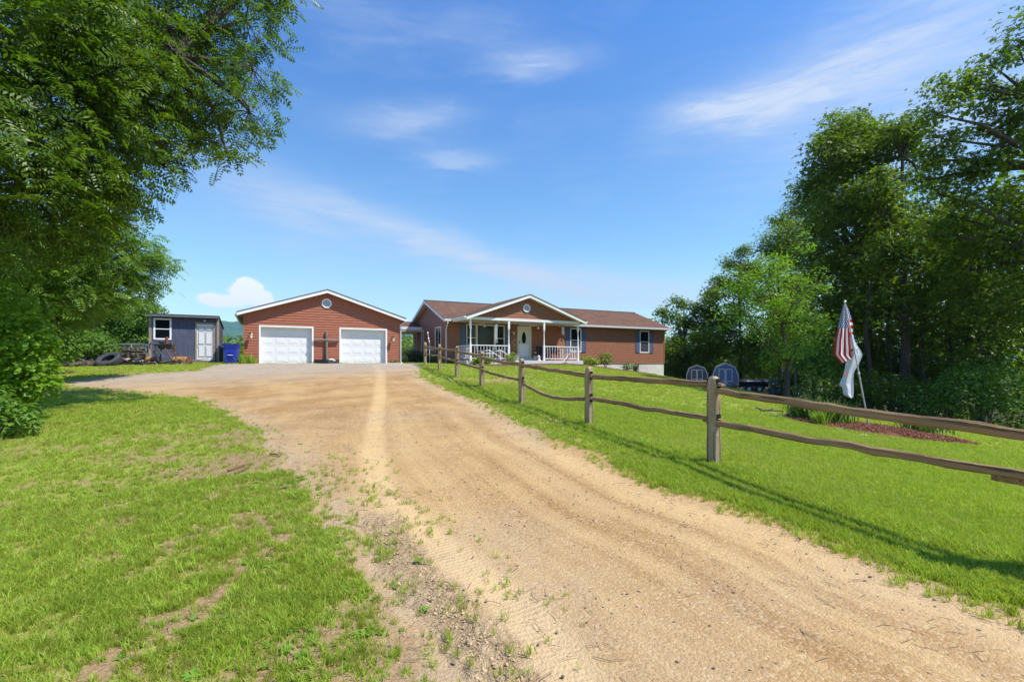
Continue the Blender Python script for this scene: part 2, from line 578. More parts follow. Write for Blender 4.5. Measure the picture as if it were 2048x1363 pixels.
# ================================================================ GROUND AND DRIVE
def ground_material():
    m, t, b = new_mat('ground_surface')
    tc = t.add('ShaderNodeTexCoord'); o = tc.outputs['Object']
    dirt = t.attr('dirt'); w = t.attr('w'); s = t.attr('s'); track = t.attr('track'); mud = t.attr('mud'); grav = t.attr('grav'); mulch = t.attr('mulch')
    big = t.noise(o, .45, 4, .6, .3)
    med = t.noise(o, 2.6, 5, .65, .3)
    fine = t.noise(o, 34, 4, .7)
    st = t.noise(t.comb(t.math('MULTIPLY', w, 3.4), t.math('MULTIPLY', s, .13), 0), 1.0, 6, .62, .25)
    st = t.mix(t.ramp(s, 6, 20, 0, .8), st, t.noise(o, .9, 5, .62, .4))
    st2 = t.noise(t.comb(t.math('MULTIPLY', w, 17.0), t.math('MULTIPLY', s, .35), 5), 1.0, 4, .6, .2)
    vo = t.add('ShaderNodeTexVoronoi'); t.put(vo.inputs['Vector'], o); vo.inputs['Scale'].default_value = 55
    vo2 = t.add('ShaderNodeTexVoronoi'); t.put(vo2.inputs['Vector'], o); vo2.inputs['Scale'].default_value = 140
    pr, pg, pb = t.sep(vo.outputs['Color'])
    pr2, pg2, pb2 = t.sep(vo2.outputs['Color'])
    sand = t.mix(t.ramp(st, .42, .60), (.31, .175, .066), (.56, .39, .185))
    sand = t.mix(t.math('MULTIPLY', t.ramp(st2, .35, .7), t.ramp(s, 5, 13, .35, .08)), sand, (.65, .48, .26))
    sand = t.mix(t.math('MULTIPLY', t.ramp(med, .45, .75), .35), sand, (.46, .25, .09))
    sand = t.mix(t.math('MULTIPLY', t.ramp(big, .5, .75), .50), sand, (.42, .27, .14))
    stones = t.mix(pr, (.28, .19, .11), (.74, .58, .36))
    sand = t.mix(t.math('MULTIPLY', t.ramp(pg, .55, .65), t.ramp(med, .3, .7, .25, .75)), sand, stones)
    stones2 = t.mix(pr2, (.26, .17, .09), (.74, .55, .32))
    sand = t.mix(t.math('MULTIPLY', t.ramp(pg2, .5, .6), .42), sand, stones2)
    gcol = t.mix(t.ramp(fine, .3, .7), (.22, .19, .15), (.50, .445, .36))
    tread = t.add('ShaderNodeTexWave'); t.put(tread.inputs['Vector'], t.comb(t.math('MULTIPLY', t.attr('ts'), 1.0), t.math('MULTIPLY', t.attr('tw'), .6), 0))
    tread.inputs['Scale'].default_value = 7.0; tread.inputs['Distortion'].default_value = 1.5; tread.inputs['Detail'].default_value = 3
    sand = t.mix(t.math('MULTIPLY', track, t.ramp(med, .2, .75, 1.0, .55)), sand, (.70, .525, .29))
    mudn = t.noise(t.vmath('MULTIPLY', o, (1, .6, 1)), 16, 5, .72, .8)
    mcol = t.mix(t.ramp(mudn, .36, .50), (.34, .215, .11), (.64, .47, .265))
    sand = t.mix(mud, sand, mcol)
    sand = t.mix(1.0, sand, t.mix(t.ramp(s, 4, 16), (.88, .845, .79), (.87, .80, .68)), 'MULTIPLY')
    sand = t.mix(t.math('MULTIPLY', grav, t.ramp(med, .3, .6, .35, 1.0)), sand, gcol)
    # soil and thatch under the grass
    gn = t.noise(o, 1.1, 5, .65, .4)
    strawp = t.noise(o, .55, 4, .6, .3)
    soil = t.mix(t.ramp(fine, .3, .7), (.17, .105, .05), (.40, .28, .145))
    thatch = t.mix(t.ramp(gn, .35, .7), (.17, .22, .02), (.30, .33, .045))
    thatch = t.mix(t.ramp(fine, .35, .7, 0, .55), thatch, (.34, .30, .11))
    thatch = t.mix(t.math('MULTIPLY', t.ramp(strawp, .52, .68), .35), thatch, (.42, .36, .15))
    grs = t.mix(t.attr('bare'), thatch, soil)
    base = t.mix(dirt, grs, sand)
    mch = t.mix(t.ramp(fine, .35, .65), (.045, .014, .008), (.20, .062, .033))
    base = t.mix(mulch, base, mch)
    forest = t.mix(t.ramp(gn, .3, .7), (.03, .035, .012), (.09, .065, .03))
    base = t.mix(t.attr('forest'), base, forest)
    t.put(b.inputs['Base Color'], base)
    b.inputs['Roughness'].default_value = .95
    b.inputs['Specular IOR Level'].default_value = .12
    h = t.math('ADD', t.math('MULTIPLY', fine, .35), t.math('MULTIPLY', vo.outputs['Distance'], -.5))
    h = t.math('ADD', h, t.math('MULTIPLY', vo2.outputs['Distance'], -.25))
    h = t.math('ADD', h, t.math('MULTIPLY', t.math('MULTIPLY', mud, t.ramp(mudn, .35, .65)), 2.6))
    h = t.math('ADD', h, t.math('MULTIPLY', t.math('MULTIPLY', t.math('MULTIPLY', t.attr('tread'), t.ramp(med, .35, .6)), tread.outputs['Fac']), .40))
    h = t.math('ADD', h, t.math('MULTIPLY', t.math('MULTIPLY', dirt, st2), .5))
    bn = t.add('ShaderNodeBump'); bn.inputs['Strength'].default_value = 1.0; bn.inputs['Distance'].default_value = .010
    t.put(bn.inputs['Height'], h); t.l.new(bn.outputs[0], b.inputs['Normal'])
    return m


def lawn_bare(x, y):
    """how worn the grass is, 0..1"""
    n = fnoise(x + 31, y + 11, .75, 4)
    n2 = fnoise(x - 7, y + 3, 2.6, 3)
    left = (x < 1.2) | (y > 60)
    dl, _, _ = seg_dist(x, y, L_EDGE)
    nearedge = np.clip(1 - dl / 2.0, 0, 1) ** .6 * (y < 9) * left
    b = np.clip((n - .57) * 5, 0, 1) * .60 + np.clip((n2 - .54) * 6, 0, 1) * .60 + nearedge * 1.1 * np.clip(n2 * 2.0 - .3, 0.15, 1)
    b = np.where(left, b, np.clip((n - .70) * 4, 0, 1) * .4)
    # dry strip under the fence and beside the drive
    return np.clip(b, 0, 1)


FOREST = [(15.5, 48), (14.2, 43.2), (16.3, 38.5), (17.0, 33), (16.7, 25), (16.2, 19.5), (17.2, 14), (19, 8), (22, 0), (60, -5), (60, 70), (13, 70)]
BEDS = [hl(-.4, -3.6), hl(.3, -4.3), hl(3, -3.9), hl(8.6, -3.7), hl(12, -1.9), hl(16.2, -1.3), hl(16.3, -.02), hl(8.3, -.02), hl(8.3, -2.5), hl(.3, -2.5), hl(0, -.02), hl(-.1, 3)]


def build_ground():
    ang = np.concatenate([np.arange(-66, 66, .27), np.arange(66, 294, 4.0)])
    ang = np.radians(ang); nA = len(ang)
    r = [0.35]
    while r[-1] < 95: r.append(r[-1] * 1.0155)
    while r[-1] < 5200: r.append(r[-1] * 1.09)
    r = np.array(r); nR = len(r)
    R, A = np.meshgrid(r, ang, indexing='ij')
    X = (R * np.sin(A)).ravel(); Y = (R * np.cos(A)).ravel()
    Z = ground_z(X, Y)
    ind = inside(X, Y, DRIVE)
    wd, ws, side = seg_dist(X, Y, R_EDGE)
    ld, _, _ = seg_dist(X, Y, DRIVE + DRIVE[:1])
    sd = np.where(ind, ld, -ld) + (fnoise(X, Y, 2.3, 4) - .5) * .45 * np.clip(Y / 6, .35, 1)
    isdrive = sd > 0
    td, tp, tsd = seg_dist(X, Y, TRACK)
    md, mp, _ = seg_dist(X, Y, MUD)
    track = .95 * np.exp(-(td / .18) ** 4) * np.clip(1.15 - Y / 60, 0, 1)
    # other wheel lanes, parallel to the fence
    n_l = fnoise(wd * 1.0, Y * .12, .9, 3)
    for off, wdt, k in ((.42, .25, .75), (1.05, .16, .45), (2.15, .22, .6), (2.75, .12, .35)):
        track = np.maximum(track, np.exp(-((wd - off) / wdt) ** 2) * k * (side * 0 + 1) * np.clip(1.3 - Y / 14, 0, 1) * np.clip(n_l * 1.6, 0, 1) * isdrive)
    mud = np.exp(-(md / .19) ** 4) * np.clip((Y < 5.0) * 1.0, 0, 1) * np.clip((4.9 - Y) / .6, 0, 1)
    gG = (X * V.x + Y * V.y) - (G0.x * V.x + G0.y * V.y)     # distance along V from the garage front
    grav = np.clip((gG + 15.0) / 5.0, 0, 1) * .9
    grav = np.maximum(grav, np.exp(-((ld - .1) / .5) ** 2) * (X < 0.5) * .35)
    grav = np.maximum(grav, np.clip((fnoise(X, Y, .5, 3) - .56) * 5, 0, 1) * .20)
    bare = lawn_bare(X, Y)
    bed = inside(X, Y, BEDS)
    Z += isdrive * (track * -.012 + mud * (-.02 + .03 * (fnoise(X, Y, 14, 3) - .5)))
    Z += (fnoise(X, Y, .8, 3) - .5) * .05 * np.clip(R.ravel() / 6, .2, 1) * (R.ravel() < 60)
    # the far side of the valley
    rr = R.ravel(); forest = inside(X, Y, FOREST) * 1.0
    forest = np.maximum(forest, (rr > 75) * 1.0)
    idx = np.arange(nR * nA).reshape(nR, nA)
    a = idx[:-1, :]; bq = idx[1:, :]
    a2 = np.roll(a, -1, 1); b2 = np.roll(bq, -1, 1)
    faces = np.stack([a.ravel(), bq.ravel(), b2.ravel(), a2.ravel()], 1)[:, ::-1]
    dv = isdrive[faces].mean(1) >= .5
    mat = ground_material()
    V3 = np.stack([X, Y, Z], 1)
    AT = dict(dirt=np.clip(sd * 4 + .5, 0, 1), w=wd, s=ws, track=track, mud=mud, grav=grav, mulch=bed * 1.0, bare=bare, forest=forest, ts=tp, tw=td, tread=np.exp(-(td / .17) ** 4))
    for name, sel in (('ground', ~dv), ('driveway', dv)):
        f = faces[sel]; used, inv = np.unique(f, return_inverse=True)
        me = fast_mesh(name, V3[used], inv.reshape(f.shape), smooth=True)
        for k, v in AT.items():
            at_ = me.attributes.new(k, 'FLOAT', 'POINT'); at_.data.foreach_set('value', v[used].astype(np.float32))
        o = link(name, me, mat); tag(o, kind='structure')
    # middle plug under the camera
    mb = MB(); mb.poly([(r[0] * math.sin(t), r[0] * math.cos(t), ground_z(0, 0)) for t in ang[::8]][::-1]); o = mb.build('driveway_near', mat)
    o.name = 'driveway_patch'; tag(o, kind='structure')


build_ground()


# ================================================================ SCATTERED GROUND COVER
GRASS_MAT = mat_leaf('grass_blade', (.15, .25, .018), (.45, .53, .065), .45, .7, (.56, .49, .20), .55, .25)
WEED_MAT = mat_leaf('weed_leaf', (.12, .23, .02), (.25, .38, .045), .4, 2.0, None, .45, .35)


def add_instance_random(mat, k=.35):
    t = NT(mat.node_tree)
    oi = t.add('ShaderNodeObjectInfo')
    b = mat.node_tree.nodes['Principled BSDF']
    src = b.inputs['Base Color'].links[0].from_socket
    hs = t.add('ShaderNodeHueSaturation')
    t.put(hs.inputs['Hue'], t.ramp(oi.outputs['Random'], 0, 1, .47, .52))
    t.put(hs.inputs['Value'], t.ramp(oi.outputs['Random'], 0, 1, 1 - k, 1 + k))
    t.l.new(src, hs.inputs['Color']); t.l.new(hs.outputs[0], b.inputs['Base Color'])


add_instance_random(GRASS_MAT, .5)


def add_lawn_patches(mat):
    t = NT(mat.node_tree); g = t.add('ShaderNodeNewGeometry'); b = mat.node_tree.nodes['Principled BSDF']
    src = b.inputs['Base Color'].links[0].from_socket
    p1 = t.noise(g.outputs['Position'], .42, 4, .6, .5); p2 = t.noise(g.outputs['Position'], 2.4, 4, .65, .4)
    c = t.mix(t.math('MULTIPLY', t.ramp(p1, .50, .68), .55), src, (.46, .43, .13))
    c = t.mix(t.math('MULTIPLY', t.ramp(p2, .52, .70), .50), c, (.10, .19, .02))
    c = t.mix(t.math('MULTIPLY', t.ramp(p2, .30, .44, 1, 0), .35), c, (.52, .50, .17))
    t.l.new(c, b.inputs['Base Color'])


add_lawn_patches(GRASS_MAT)
add_instance_random(WEED_MAT, .25)


def tuft_mesh(name, nb, spread, h0, h1, w, lean, mat, r):
    v = []; f = []
    for k in range(nb):
        a = r.uniform(0, 6.283); d = r.uniform(0, spread)
        x, y = d * math.cos(a), d * math.sin(a)
        h = r.uniform(h0, h1); la = r.uniform(0, 6.283); le = r.uniform(.1, lean) * h
        fa = r.uniform(0, 3.14); wx, wy = w * math.cos(fa) / 2, w * math.sin(fa) / 2
        lx, ly = le * math.cos(la), le * math.sin(la)
        i = len(v)
        v += [(x - wx, y - wy, -.005), (x + wx, y + wy, -.005), (x + wx * .8 + lx * .35, y + wy * .8 + ly * .35, h * .6), (x - wx * .8 + lx * .35, y - wy * .8 + ly * .35, h * .6), (x + lx, y + ly, h)]
        f += [(i, i + 1, i + 2, i + 3), (i + 3, i + 2, i + 4)]
    me = bpy.data.meshes.new(name); me.from_pydata(v, [], f); me.materials.append(mat)
    return me


def rosette_mesh(name, nl, L, W, mat, r):
    v = []; f = []
    for k in range(nl):
        a = 6.283 * k / nl + r.uniform(-.3, .3); l = L * r.uniform(.6, 1); w = W * r.uniform(.7, 1); up = r.uniform(.2, .7)
        c, s_ = math.cos(a), math.sin(a); i = len(v)

        def P(t, q, z): return (c * t * l - s_ * q * w, s_ * t * l + c * q * w, z)
        v += [P(.05, 0, 0), P(.45, -.5, up * l * .45), P(.5, 0, up * l * .38), P(.45, .5, up * l * .45), P(1, 0, up * l * .45)]
        f += [(i, i + 1, i + 2), (i, i + 2, i + 3), (i + 1, i + 4, i + 2), (i + 2, i + 4, i + 3)]
    me = bpy.data.meshes.new(name); me.from_pydata(v, [], f); me.materials.append(mat)
    return me


def stone_mesh(name, mat, r):
    bm = bmesh.new(); bmesh.ops.create_icosphere(bm, subdivisions=1, radius=1)
    for v in bm.verts:
        v.co *= r.uniform(.7, 1.25)
    bmesh.ops.scale(bm, vec=(1, .75, .5), verts=bm.verts)
    me = bpy.data.meshes.new(name); bm.to_mesh(me); bm.free(); me.materials.append(mat)
    return me


def scatter(name, meshes, P, rot, scl, label=None):
    """one object of countless pieces: points that carry small meshes"""
    coll = bpy.data.collections.new(name + '_pieces')
    for k, me in enumerate(meshes):
        coll.objects.link(bpy.data.objects.new(name + '_piece_%02d' % k, me))
    me = bpy.data.meshes.new(name); me.vertices.add(len(P)); me.vertices.foreach_set('co', P.astype(np.float32).ravel())
    a = me.attributes.new('rot', 'FLOAT_VECTOR', 'POINT'); a.data.foreach_set('vector', rot.astype(np.float32).ravel())
    a = me.attributes.new('scl', 'FLOAT_VECTOR', 'POINT'); a.data.foreach_set('vector', scl.astype(np.float32).ravel())
    a = me.attributes.new('idx', 'INT', 'POINT'); a.data.foreach_set('value', RNG.integers(0, len(meshes), len(P)).astype(np.int32))
    o = bpy.data.objects.new(name, me); COL.objects.link(o); tag(o, kind='stuff')
    if label: o['label'] = label
    g = bpy.data.node_groups.new(name + '_nodes', 'GeometryNodeTree')
    g.interface.new_socket('Geometry', in_out='INPUT', socket_type='NodeSocketGeometry')
    g.interface.new_socket('Geometry', in_out='OUTPUT', socket_type='NodeSocketGeometry')
    gi = g.nodes.new('NodeGroupInput'); go = g.nodes.new('NodeGroupOutput')
    ip = g.nodes.new('GeometryNodeInstanceOnPoints'); ci = g.nodes.new('GeometryNodeCollectionInfo')
    ci.inputs[0].default_value = coll
    ci.inputs['Separate Children'].default_value = True; ci.inputs['Reset Children'].default_value = True
    ip.inputs['Pick Instance'].default_value = True

    def na(nm, dt):
        n = g.nodes.new('GeometryNodeInputNamedAttribute'); n.data_type = dt; n.inputs[0].default_value = nm
        return n.outputs[0]
    g.links.new(gi.outputs[0], ip.inputs['Points']); g.links.new(ci.outputs[0], ip.inputs['Instance'])
    g.links.new(na('idx', 'INT'), ip.inputs['Instance Index'])
    g.links.new(na('rot', 'FLOAT_VECTOR'), ip.inputs['Rotation']); g.links.new(na('scl', 'FLOAT_VECTOR'), ip.inputs['Scale'])
    g.links.new(ip.outputs[0], go.inputs[0])
    md = o.modifiers.new('scatter', 'NODES'); md.node_group = g
    return o


GARAGE_F = [gl(-.1, -.02), gl(9, -.02), gl(9, 8), gl(-.1, 8)]
HOUSE_F = [hl(0, 0), hl(18.1, 0), hl(18.1, 7.8), hl(0, 7.8)]
PORCH_F = [hl(.3, -2.6), hl(8.5, -2.6), hl(8.5, 0), hl(.3, 0)]


def in_bed(x, y):
    dx = x - BED_C[0]; dy = y - BED_C[1]
    c, s_ = math.cos(BED_A), math.sin(BED_A)
    u = (dx * c + dy * s_) / BED_R[0]; v = (-dx * s_ + dy * c) / BED_R[1]
    return u * u + v * v + (fnoise(x, y, 1.5, 2) - .5) * .3


_b = [hit(1575, 838), hit(1945, 884), hit(1800, 840), hit(1720, 878)]
BED_C = ((_b[0][0] + _b[1][0]) / 2, (_b[0][1] + _b[1][1]) / 2)
BED_A = math.atan2(_b[1][1] - _b[0][1], _b[1][0] - _b[0][0])
BED_R = (math.dist(_b[0], _b[1]) / 2, 1.7)


def scatter_grass():
    def pts(n, r0, r1, a0=-50, a1=50, pw=2):
        r = (RNG.random(n) * (r1 ** pw - r0 ** pw) + r0 ** pw) ** (1 / pw); a = np.radians(RNG.uniform(a0, a1, n))
        return r * np.sin(a), r * np.cos(a)
    sets = [pts(110000, 1.6, 6.5, -56, 56, 1.6), pts(95000, 6.5, 16, -50, 52, 1.7), pts(90000, 16, 45, -46, 48, 1.8)]
    X = np.concatenate([s_[0] for s_ in sets]); Y = np.concatenate([s_[1] for s_ in sets])
    ind = inside(X, Y, DRIVE); ld, _, _ = seg_dist(X, Y, DRIVE + DRIVE[:1])
    sd = np.where(ind, ld, -ld) + (fnoise(X, Y, 2.3, 4) - .5) * .45 * np.clip(Y / 6, .35, 1)
    bare = lawn_bare(X, Y)
    R = np.hypot(X, Y)
    clump = fnoise(X + 5, Y + 9, 6.0, 2)
    dL, _, _ = seg_dist(X, Y, L_EDGE)
    p = np.where(sd < 0, 1.0, np.clip(1 - sd / .35, 0, 1) * .25)
    p = np.where((sd > 0) & (dL < 1.2) & (Y < 7), np.maximum(p, .13 * np.clip(1 - dL / 1.2, 0, 1)), p)
    left = X < 1.2
    p *= 1 - .78 * bare
    p = np.where(left & (Y < 12), p * np.clip((clump - .22) * 3.4, .25, 1), p)
    p *= (in_bed(X, Y) > 1.02)
    for poly in (GARAGE_F, HOUSE_F, PORCH_F): p *= ~inside(X, Y, poly)
    p *= 1 - .9 * inside(X, Y, BEDS)
    p *= 1 - .97 * inside(X, Y, FOREST)
    keep = RNG.random(len(X)) < p
    X, Y, R, left = X[keep], Y[keep], R[keep], left[keep]
    Z = ground_z(X, Y) + (fnoise(X, Y, .8, 3) - .5) * .05 * np.clip(R / 6, .2, 1)
    n = len(X)
    rot = np.stack([RNG.normal(0, .12, n), RNG.normal(0, .12, n), RNG.uniform(0, 6.283, n)], 1)
    sc = RNG.uniform(.55, 1.2, n) * np.where(left, .70, .78)
    fd, _, _ = seg_dist(X, Y, FENCE)
    sc *= 1 + .5 * np.exp(-(fd / .18) ** 2)
    wide = np.clip(R / 9, 1, 2.6)
    scl = np.stack([sc * wide, sc * wide, sc * np.clip(wide, 1, 1.25)], 1)
    r = random.Random(3)
    mm = [tuft_mesh('grass_tuft', 16, .055, .03, .085, .0065, .9, GRASS_MAT, r) for _ in range(7)]
    scatter('grass', mm, np.stack([X, Y, Z], 1), rot, scl)
    print('grass tufts', n)
    # broad-leaved weeds in the worn turf by the drive
    X, Y = pts(1500, 1.9, 8, -52, -2, 1.5)
    X2, Y2 = pts(500, 2.5, 9, 15, 48, 1.6)
    X = np.concatenate([X, X2]); Y = np.concatenate([Y, Y2])
    dL, _, _ = seg_dist(X, Y, L_EDGE)
    k = ((~inside(X, Y, DRIVE)) | ((dL < .45) & (RNG.random(len(X)) < .3))) & (fnoise(X, Y, 1.2, 3) > .46); X, Y = X[k], Y[k]; n = len(X)
    s_ = .4 + .7 * RNG.random(n) ** 2
    mm = [rosette_mesh('weed_rosette', r.randint(5, 9), .070, .04, WEED_MAT, r) for _ in range(5)]
    scatter('weeds', mm, np.stack([X, Y, ground_z(X, Y)], 1), np.stack([0 * s_, 0 * s_, RNG.uniform(0, 6.28, n)], 1), np.stack([s_] * 3, 1))
    # loose stones
    st = mat_basic('driveway_stone', (.50, .44, .36), .85, var=.35, scale=3, bump=.5)
    t = NT(st.node_tree); oi = t.add('ShaderNodeObjectInfo'); b = st.node_tree.nodes['Principled BSDF']
    t.put(b.inputs['Base Color'], t.mix(oi.outputs['Random'], (.24, .17, .11), (.52, .43, .31)))
    X, Y = pts(18000, 1.6, 12, -50, 50, 1.35)
    ind = inside(X, Y, DRIVE); ld, _, _ = seg_dist(X, Y, DRIVE + DRIVE[:1])
    k = ((ind) | ((ld < .5) & (RNG.random(len(X)) < .4))) & (fnoise(X, Y, 1.7, 3) + RNG.random(len(X)) * .5 > .62); X, Y = X[k], Y[k]; n = len(X)
    s_ = .0035 + .011 * RNG.random(n) ** 5
    mm = [stone_mesh('loose_stone', st, r) for _ in range(6)]
    scatter('gravel', mm, np.stack([X, Y, ground_z(X, Y) + s_ * .2], 1), RNG.uniform(-.4, .4, (n, 3)) + np.stack([0 * X, 0 * X, RNG.uniform(0, 6, n)], 1), np.stack([s_] * 3, 1))
    # crumbled mud thrown up by the tyre at the edge
    mm_ = mat_basic('mud_clod', (.52, .375, .20), .95, var=.3, scale=30)
    q = []
    for _ in range(700):
        j = RNG.integers(0, len(MUD) - 1); t_ = RNG.random()
        q.append((MUD[j][0] * (1 - t_) + MUD[j + 1][0] * t_ + RNG.normal(0, .10), MUD[j][1] * (1 - t_) + MUD[j + 1][1] * t_ + RNG.normal(0, .04)))
    q = np.array(q); q = q[(q[:, 1] > 1.6) & (q[:, 1] < 4.6)]; n = len(q)
    s_ = .004 + .012 * RNG.random(n) ** 3
    scatter('mud_clods', [stone_mesh('clod', mm_, r) for _ in range(5)], np.stack([q[:, 0], q[:, 1], ground_z(q[:, 0], q[:, 1]) - .012], 1), RNG.uniform(-1, 1, (n, 3)), np.stack([s_] * 3, 1))
    # straw, clippings and small twigs
    tw = mat_basic('dry_litter', (.33, .25, .15), .9, var=.4, scale=9)
    X, Y = pts(11000, 1.7, 12, -52, 52, 1.4)
    ld, _, _ = seg_dist(X, Y, DRIVE + DRIVE[:1]); k = (ld < 1.0) & (RNG.random(len(X)) < .5) | (RNG.random(len(X)) < .05) | (X < -.8) & (RNG.random(len(X)) < .5); X, Y = X[k], Y[k]; n = len(X)
    lm = []
    for _ in range(4):
        mb = MB(); a = r.uniform(-.2, .2); mb.tube([(-.035, 0, .003), (0, a * .03, .006), (.035, 0, .003)], [.0012, .0014, .0007], 4); lm.append(mb.mesh('litter', tw))
    s_ = RNG.uniform(.4, 1.6, n)
    scatter('twigs_and_straw', lm, np.stack([X, Y, ground_z(X, Y) + .003], 1), np.stack([0 * X, RNG.uniform(-.1, .1, n), RNG.uniform(0, 6.28, n)], 1), np.stack([s_, s_, s_], 1))


FENCE = [(3.57, 3.24), (2.48, 6.1), (1.39, 8.96), (.232, 11.82), (-.895, 14.68), (-1.945, 17.54), (-2.98, 20.4), (-4.07, 23.26)]
scatter_grass()


def build_bed():
    mat = mat_basic('bark_mulch', (.17, .065, .034), .95, var=.55, scale=45, bump=1, bscale=60)
    N = 36; K = 10; v = []; f = []
    c, s_ = math.cos(BED_A), math.sin(BED_A)
    for k in range(K + 1):
        for j in range(N):
            t = 2 * math.pi * j / N; q = k / K * (1 + .10 * math.sin(3 * t + 1) + .05 * math.sin(7 * t))
            u = BED_R[0] * q * math.cos(t); w = BED_R[1] * q * math.sin(t)
            x = BED_C[0] + u * c - w * s_; y = BED_C[1] + u * s_ + w * c
            v.append((x, y, ground_z(x, y) + .10 * max(0, 1 - (k / K) ** 3) - (.04 if k == K else 0) + random.uniform(-.012, .012)))
    for k in range(K):
        for j in range(N):
            f.append((k * N + j, (k + 1) * N + j, (k + 1) * N + (j + 1) % N, k * N + (j + 1) % N))
    me = bpy.data.meshes.new('mulch_bed'); me.from_pydata(v, [], f); me.materials.append(mat)
    o = link('mulch_bed', me); tag(o, kind='structure')
    n = 9000; t = RNG.uniform(0, 6.283, n); q = np.sqrt(RNG.random(n)) * 1.02
    u = BED_R[0] * q * np.cos(t); w = BED_R[1] * q * np.sin(t)
    X = BED_C[0] + u * c - w * s_; Y = BED_C[1] + u * s_ + w * c
    Z = ground_z(X, Y) + .11 * np.clip(1 - q ** 3, 0, 1)
    mc = mat_basic('bark_chip', (.15, .048, .028), .9, var=.3); tt = NT(mc.node_tree); oi = tt.add('ShaderNodeObjectInfo'); b = mc.node_tree.nodes['Principled BSDF']
    tt.put(b.inputs['Base Color'], tt.mix(oi.outputs['Random'], (.085, .030, .015), (.34, .14, .07)))
    ch = [MB().box((-.03, -.009, -.004), (.03, .009, .004)).mesh('bark_chip', mc), MB().box((-.045, -.006, -.004), (.045, .006, .004)).mesh('bark_chip', mc)]
    s_2 = RNG.uniform(.5, 1.4, n)
    scatter('bark_chips', ch, np.stack([X, Y, Z], 1), np.stack([RNG.normal(0, .35, n), RNG.normal(0, .35, n), RNG.uniform(0, 6.28, n)], 1), np.stack([s_2] * 3, 1))


build_bed()


# ================================================================ BUILDINGS
M = {}
M['siding_garage'] = mat_basic('red_brown_vinyl', (.345, .120, .064), .55, var=.10, scale=3, dirt=((.30, .12, .08), 1.2, .3))
M['siding_house'] = mat_basic('brown_vinyl', (.300, .122, .066), .55, var=.10, scale=3, dirt=((.25, .11, .07), 1.2, .3))
M['white'] = mat_basic('white_vinyl', (.80, .80, .80), .45, var=.03, dirt=((.62, .61, .57), 3, .35))
M['cream'] = mat_basic('cream_vinyl', (.70, .66, .54), .5, var=.04)
M['door_white'] = mat_basic('white_door_paint', (.70, .71, .72), .4, var=.02, dirt=((.70, .70, .68), 2.0, .25))
M['concrete'] = mat_basic('pale_concrete', (.60, .59, .57), .9, var=.10, scale=2.5, bump=.3, dirt=((.50, .43, .34), 1.0, .55))
M['navy'] = mat_basic('slate_blue_vinyl', (.075, .10, .18), .5, var=.10)
M['navy_light'] = mat_basic('slate_blue_panel', (.09, .115, .19), .5, var=.08)
M['glass'] = mat_basic('window_glass', (.006, .007, .010), .05, var=.2, spec=.22)
M['screen'] = mat_basic('insect_screen', (.045, .045, .055), .75, var=.1)
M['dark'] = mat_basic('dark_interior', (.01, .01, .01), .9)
M['soffit'] = mat_basic('tan_soffit', (.55, .47, .38), .6, var=.05)
M['shingle_edge'] = mat_basic('shingle_edge', (.06, .055, .06), .9, var=.2)
M['metal_white'] = mat_basic('white_aluminium', (.74, .75, .77), .35, var=.03, spec=.5)
M['brass'] = mat_basic('brass', (.42, .26, .11), .35, metal=1)
M['black'] = mat_basic('black_plastic', (.015, .015, .017), .45, var=.3)
M['rubber'] = mat_basic('tyre_rubber', (.045, .047, .055), .8, var=.2, dirt=((.12, .11, .10), 4, .6))
M['lantern_glass'] = mat_basic('lantern_glass', (.65, .62, .55), .1, spec=.7)
M['wood_grey'] = mat_wood('weathered_wood', (.30, .25, .20), (.16, .12, .09))
M['wood_trim'] = mat_wood('raw_trim_board', (.42, .35, .27), (.28, .22, .16))


def shingle_mat():
    m, t, b = new_mat('brown_shingle')
    tc = t.add('ShaderNodeTexCoord'); o = tc.outputs['Object']
    x, y, z = t.sep(o)
    br = t.add('ShaderNodeTexBrick'); br.inputs['Scale'].default_value = 1.0
    br.inputs['Brick Width'].default_value = .33; br.inputs['Row Height'].default_value = .05
    br.inputs['Mortar Size'].default_value = .006; br.inputs['Color1'].default_value = (.125, .066, .040, 1); br.inputs['Color2'].default_value = (.21, .122, .074, 1); br.inputs['Mortar'].default_value = (.045, .025, .02, 1)
    t.put(br.inputs['Vector'], t.comb(t.math('ADD', x, t.math('MULTIPLY', y, .35)), z, 0))
    n = t.noise(o, 1.3, 4, .6); n2 = t.noise(o, 30, 3, .7)
    c = t.mix(t.ramp(n, .3, .7, 0, .35), br.outputs['Color'], (.21, .125, .10))
    c = t.mix(t.ramp(n2, .4, .7, 0, .4), c, (.09, .04, .03))
    t.put(b.inputs['Base Color'], c); b.inputs['Roughness'].default_value = .95; b.inputs['Specular IOR Level'].default_value = .1
    bn = t.add('ShaderNodeBump'); bn.inputs['Strength'].default_value = .6; bn.inputs['Distance'].default_value = .01
    t.put(bn.inputs['Height'], n2); t.l.new(bn.outputs[0], b.inputs['Normal'])
    return m


M['shingle'] = shingle_mat()


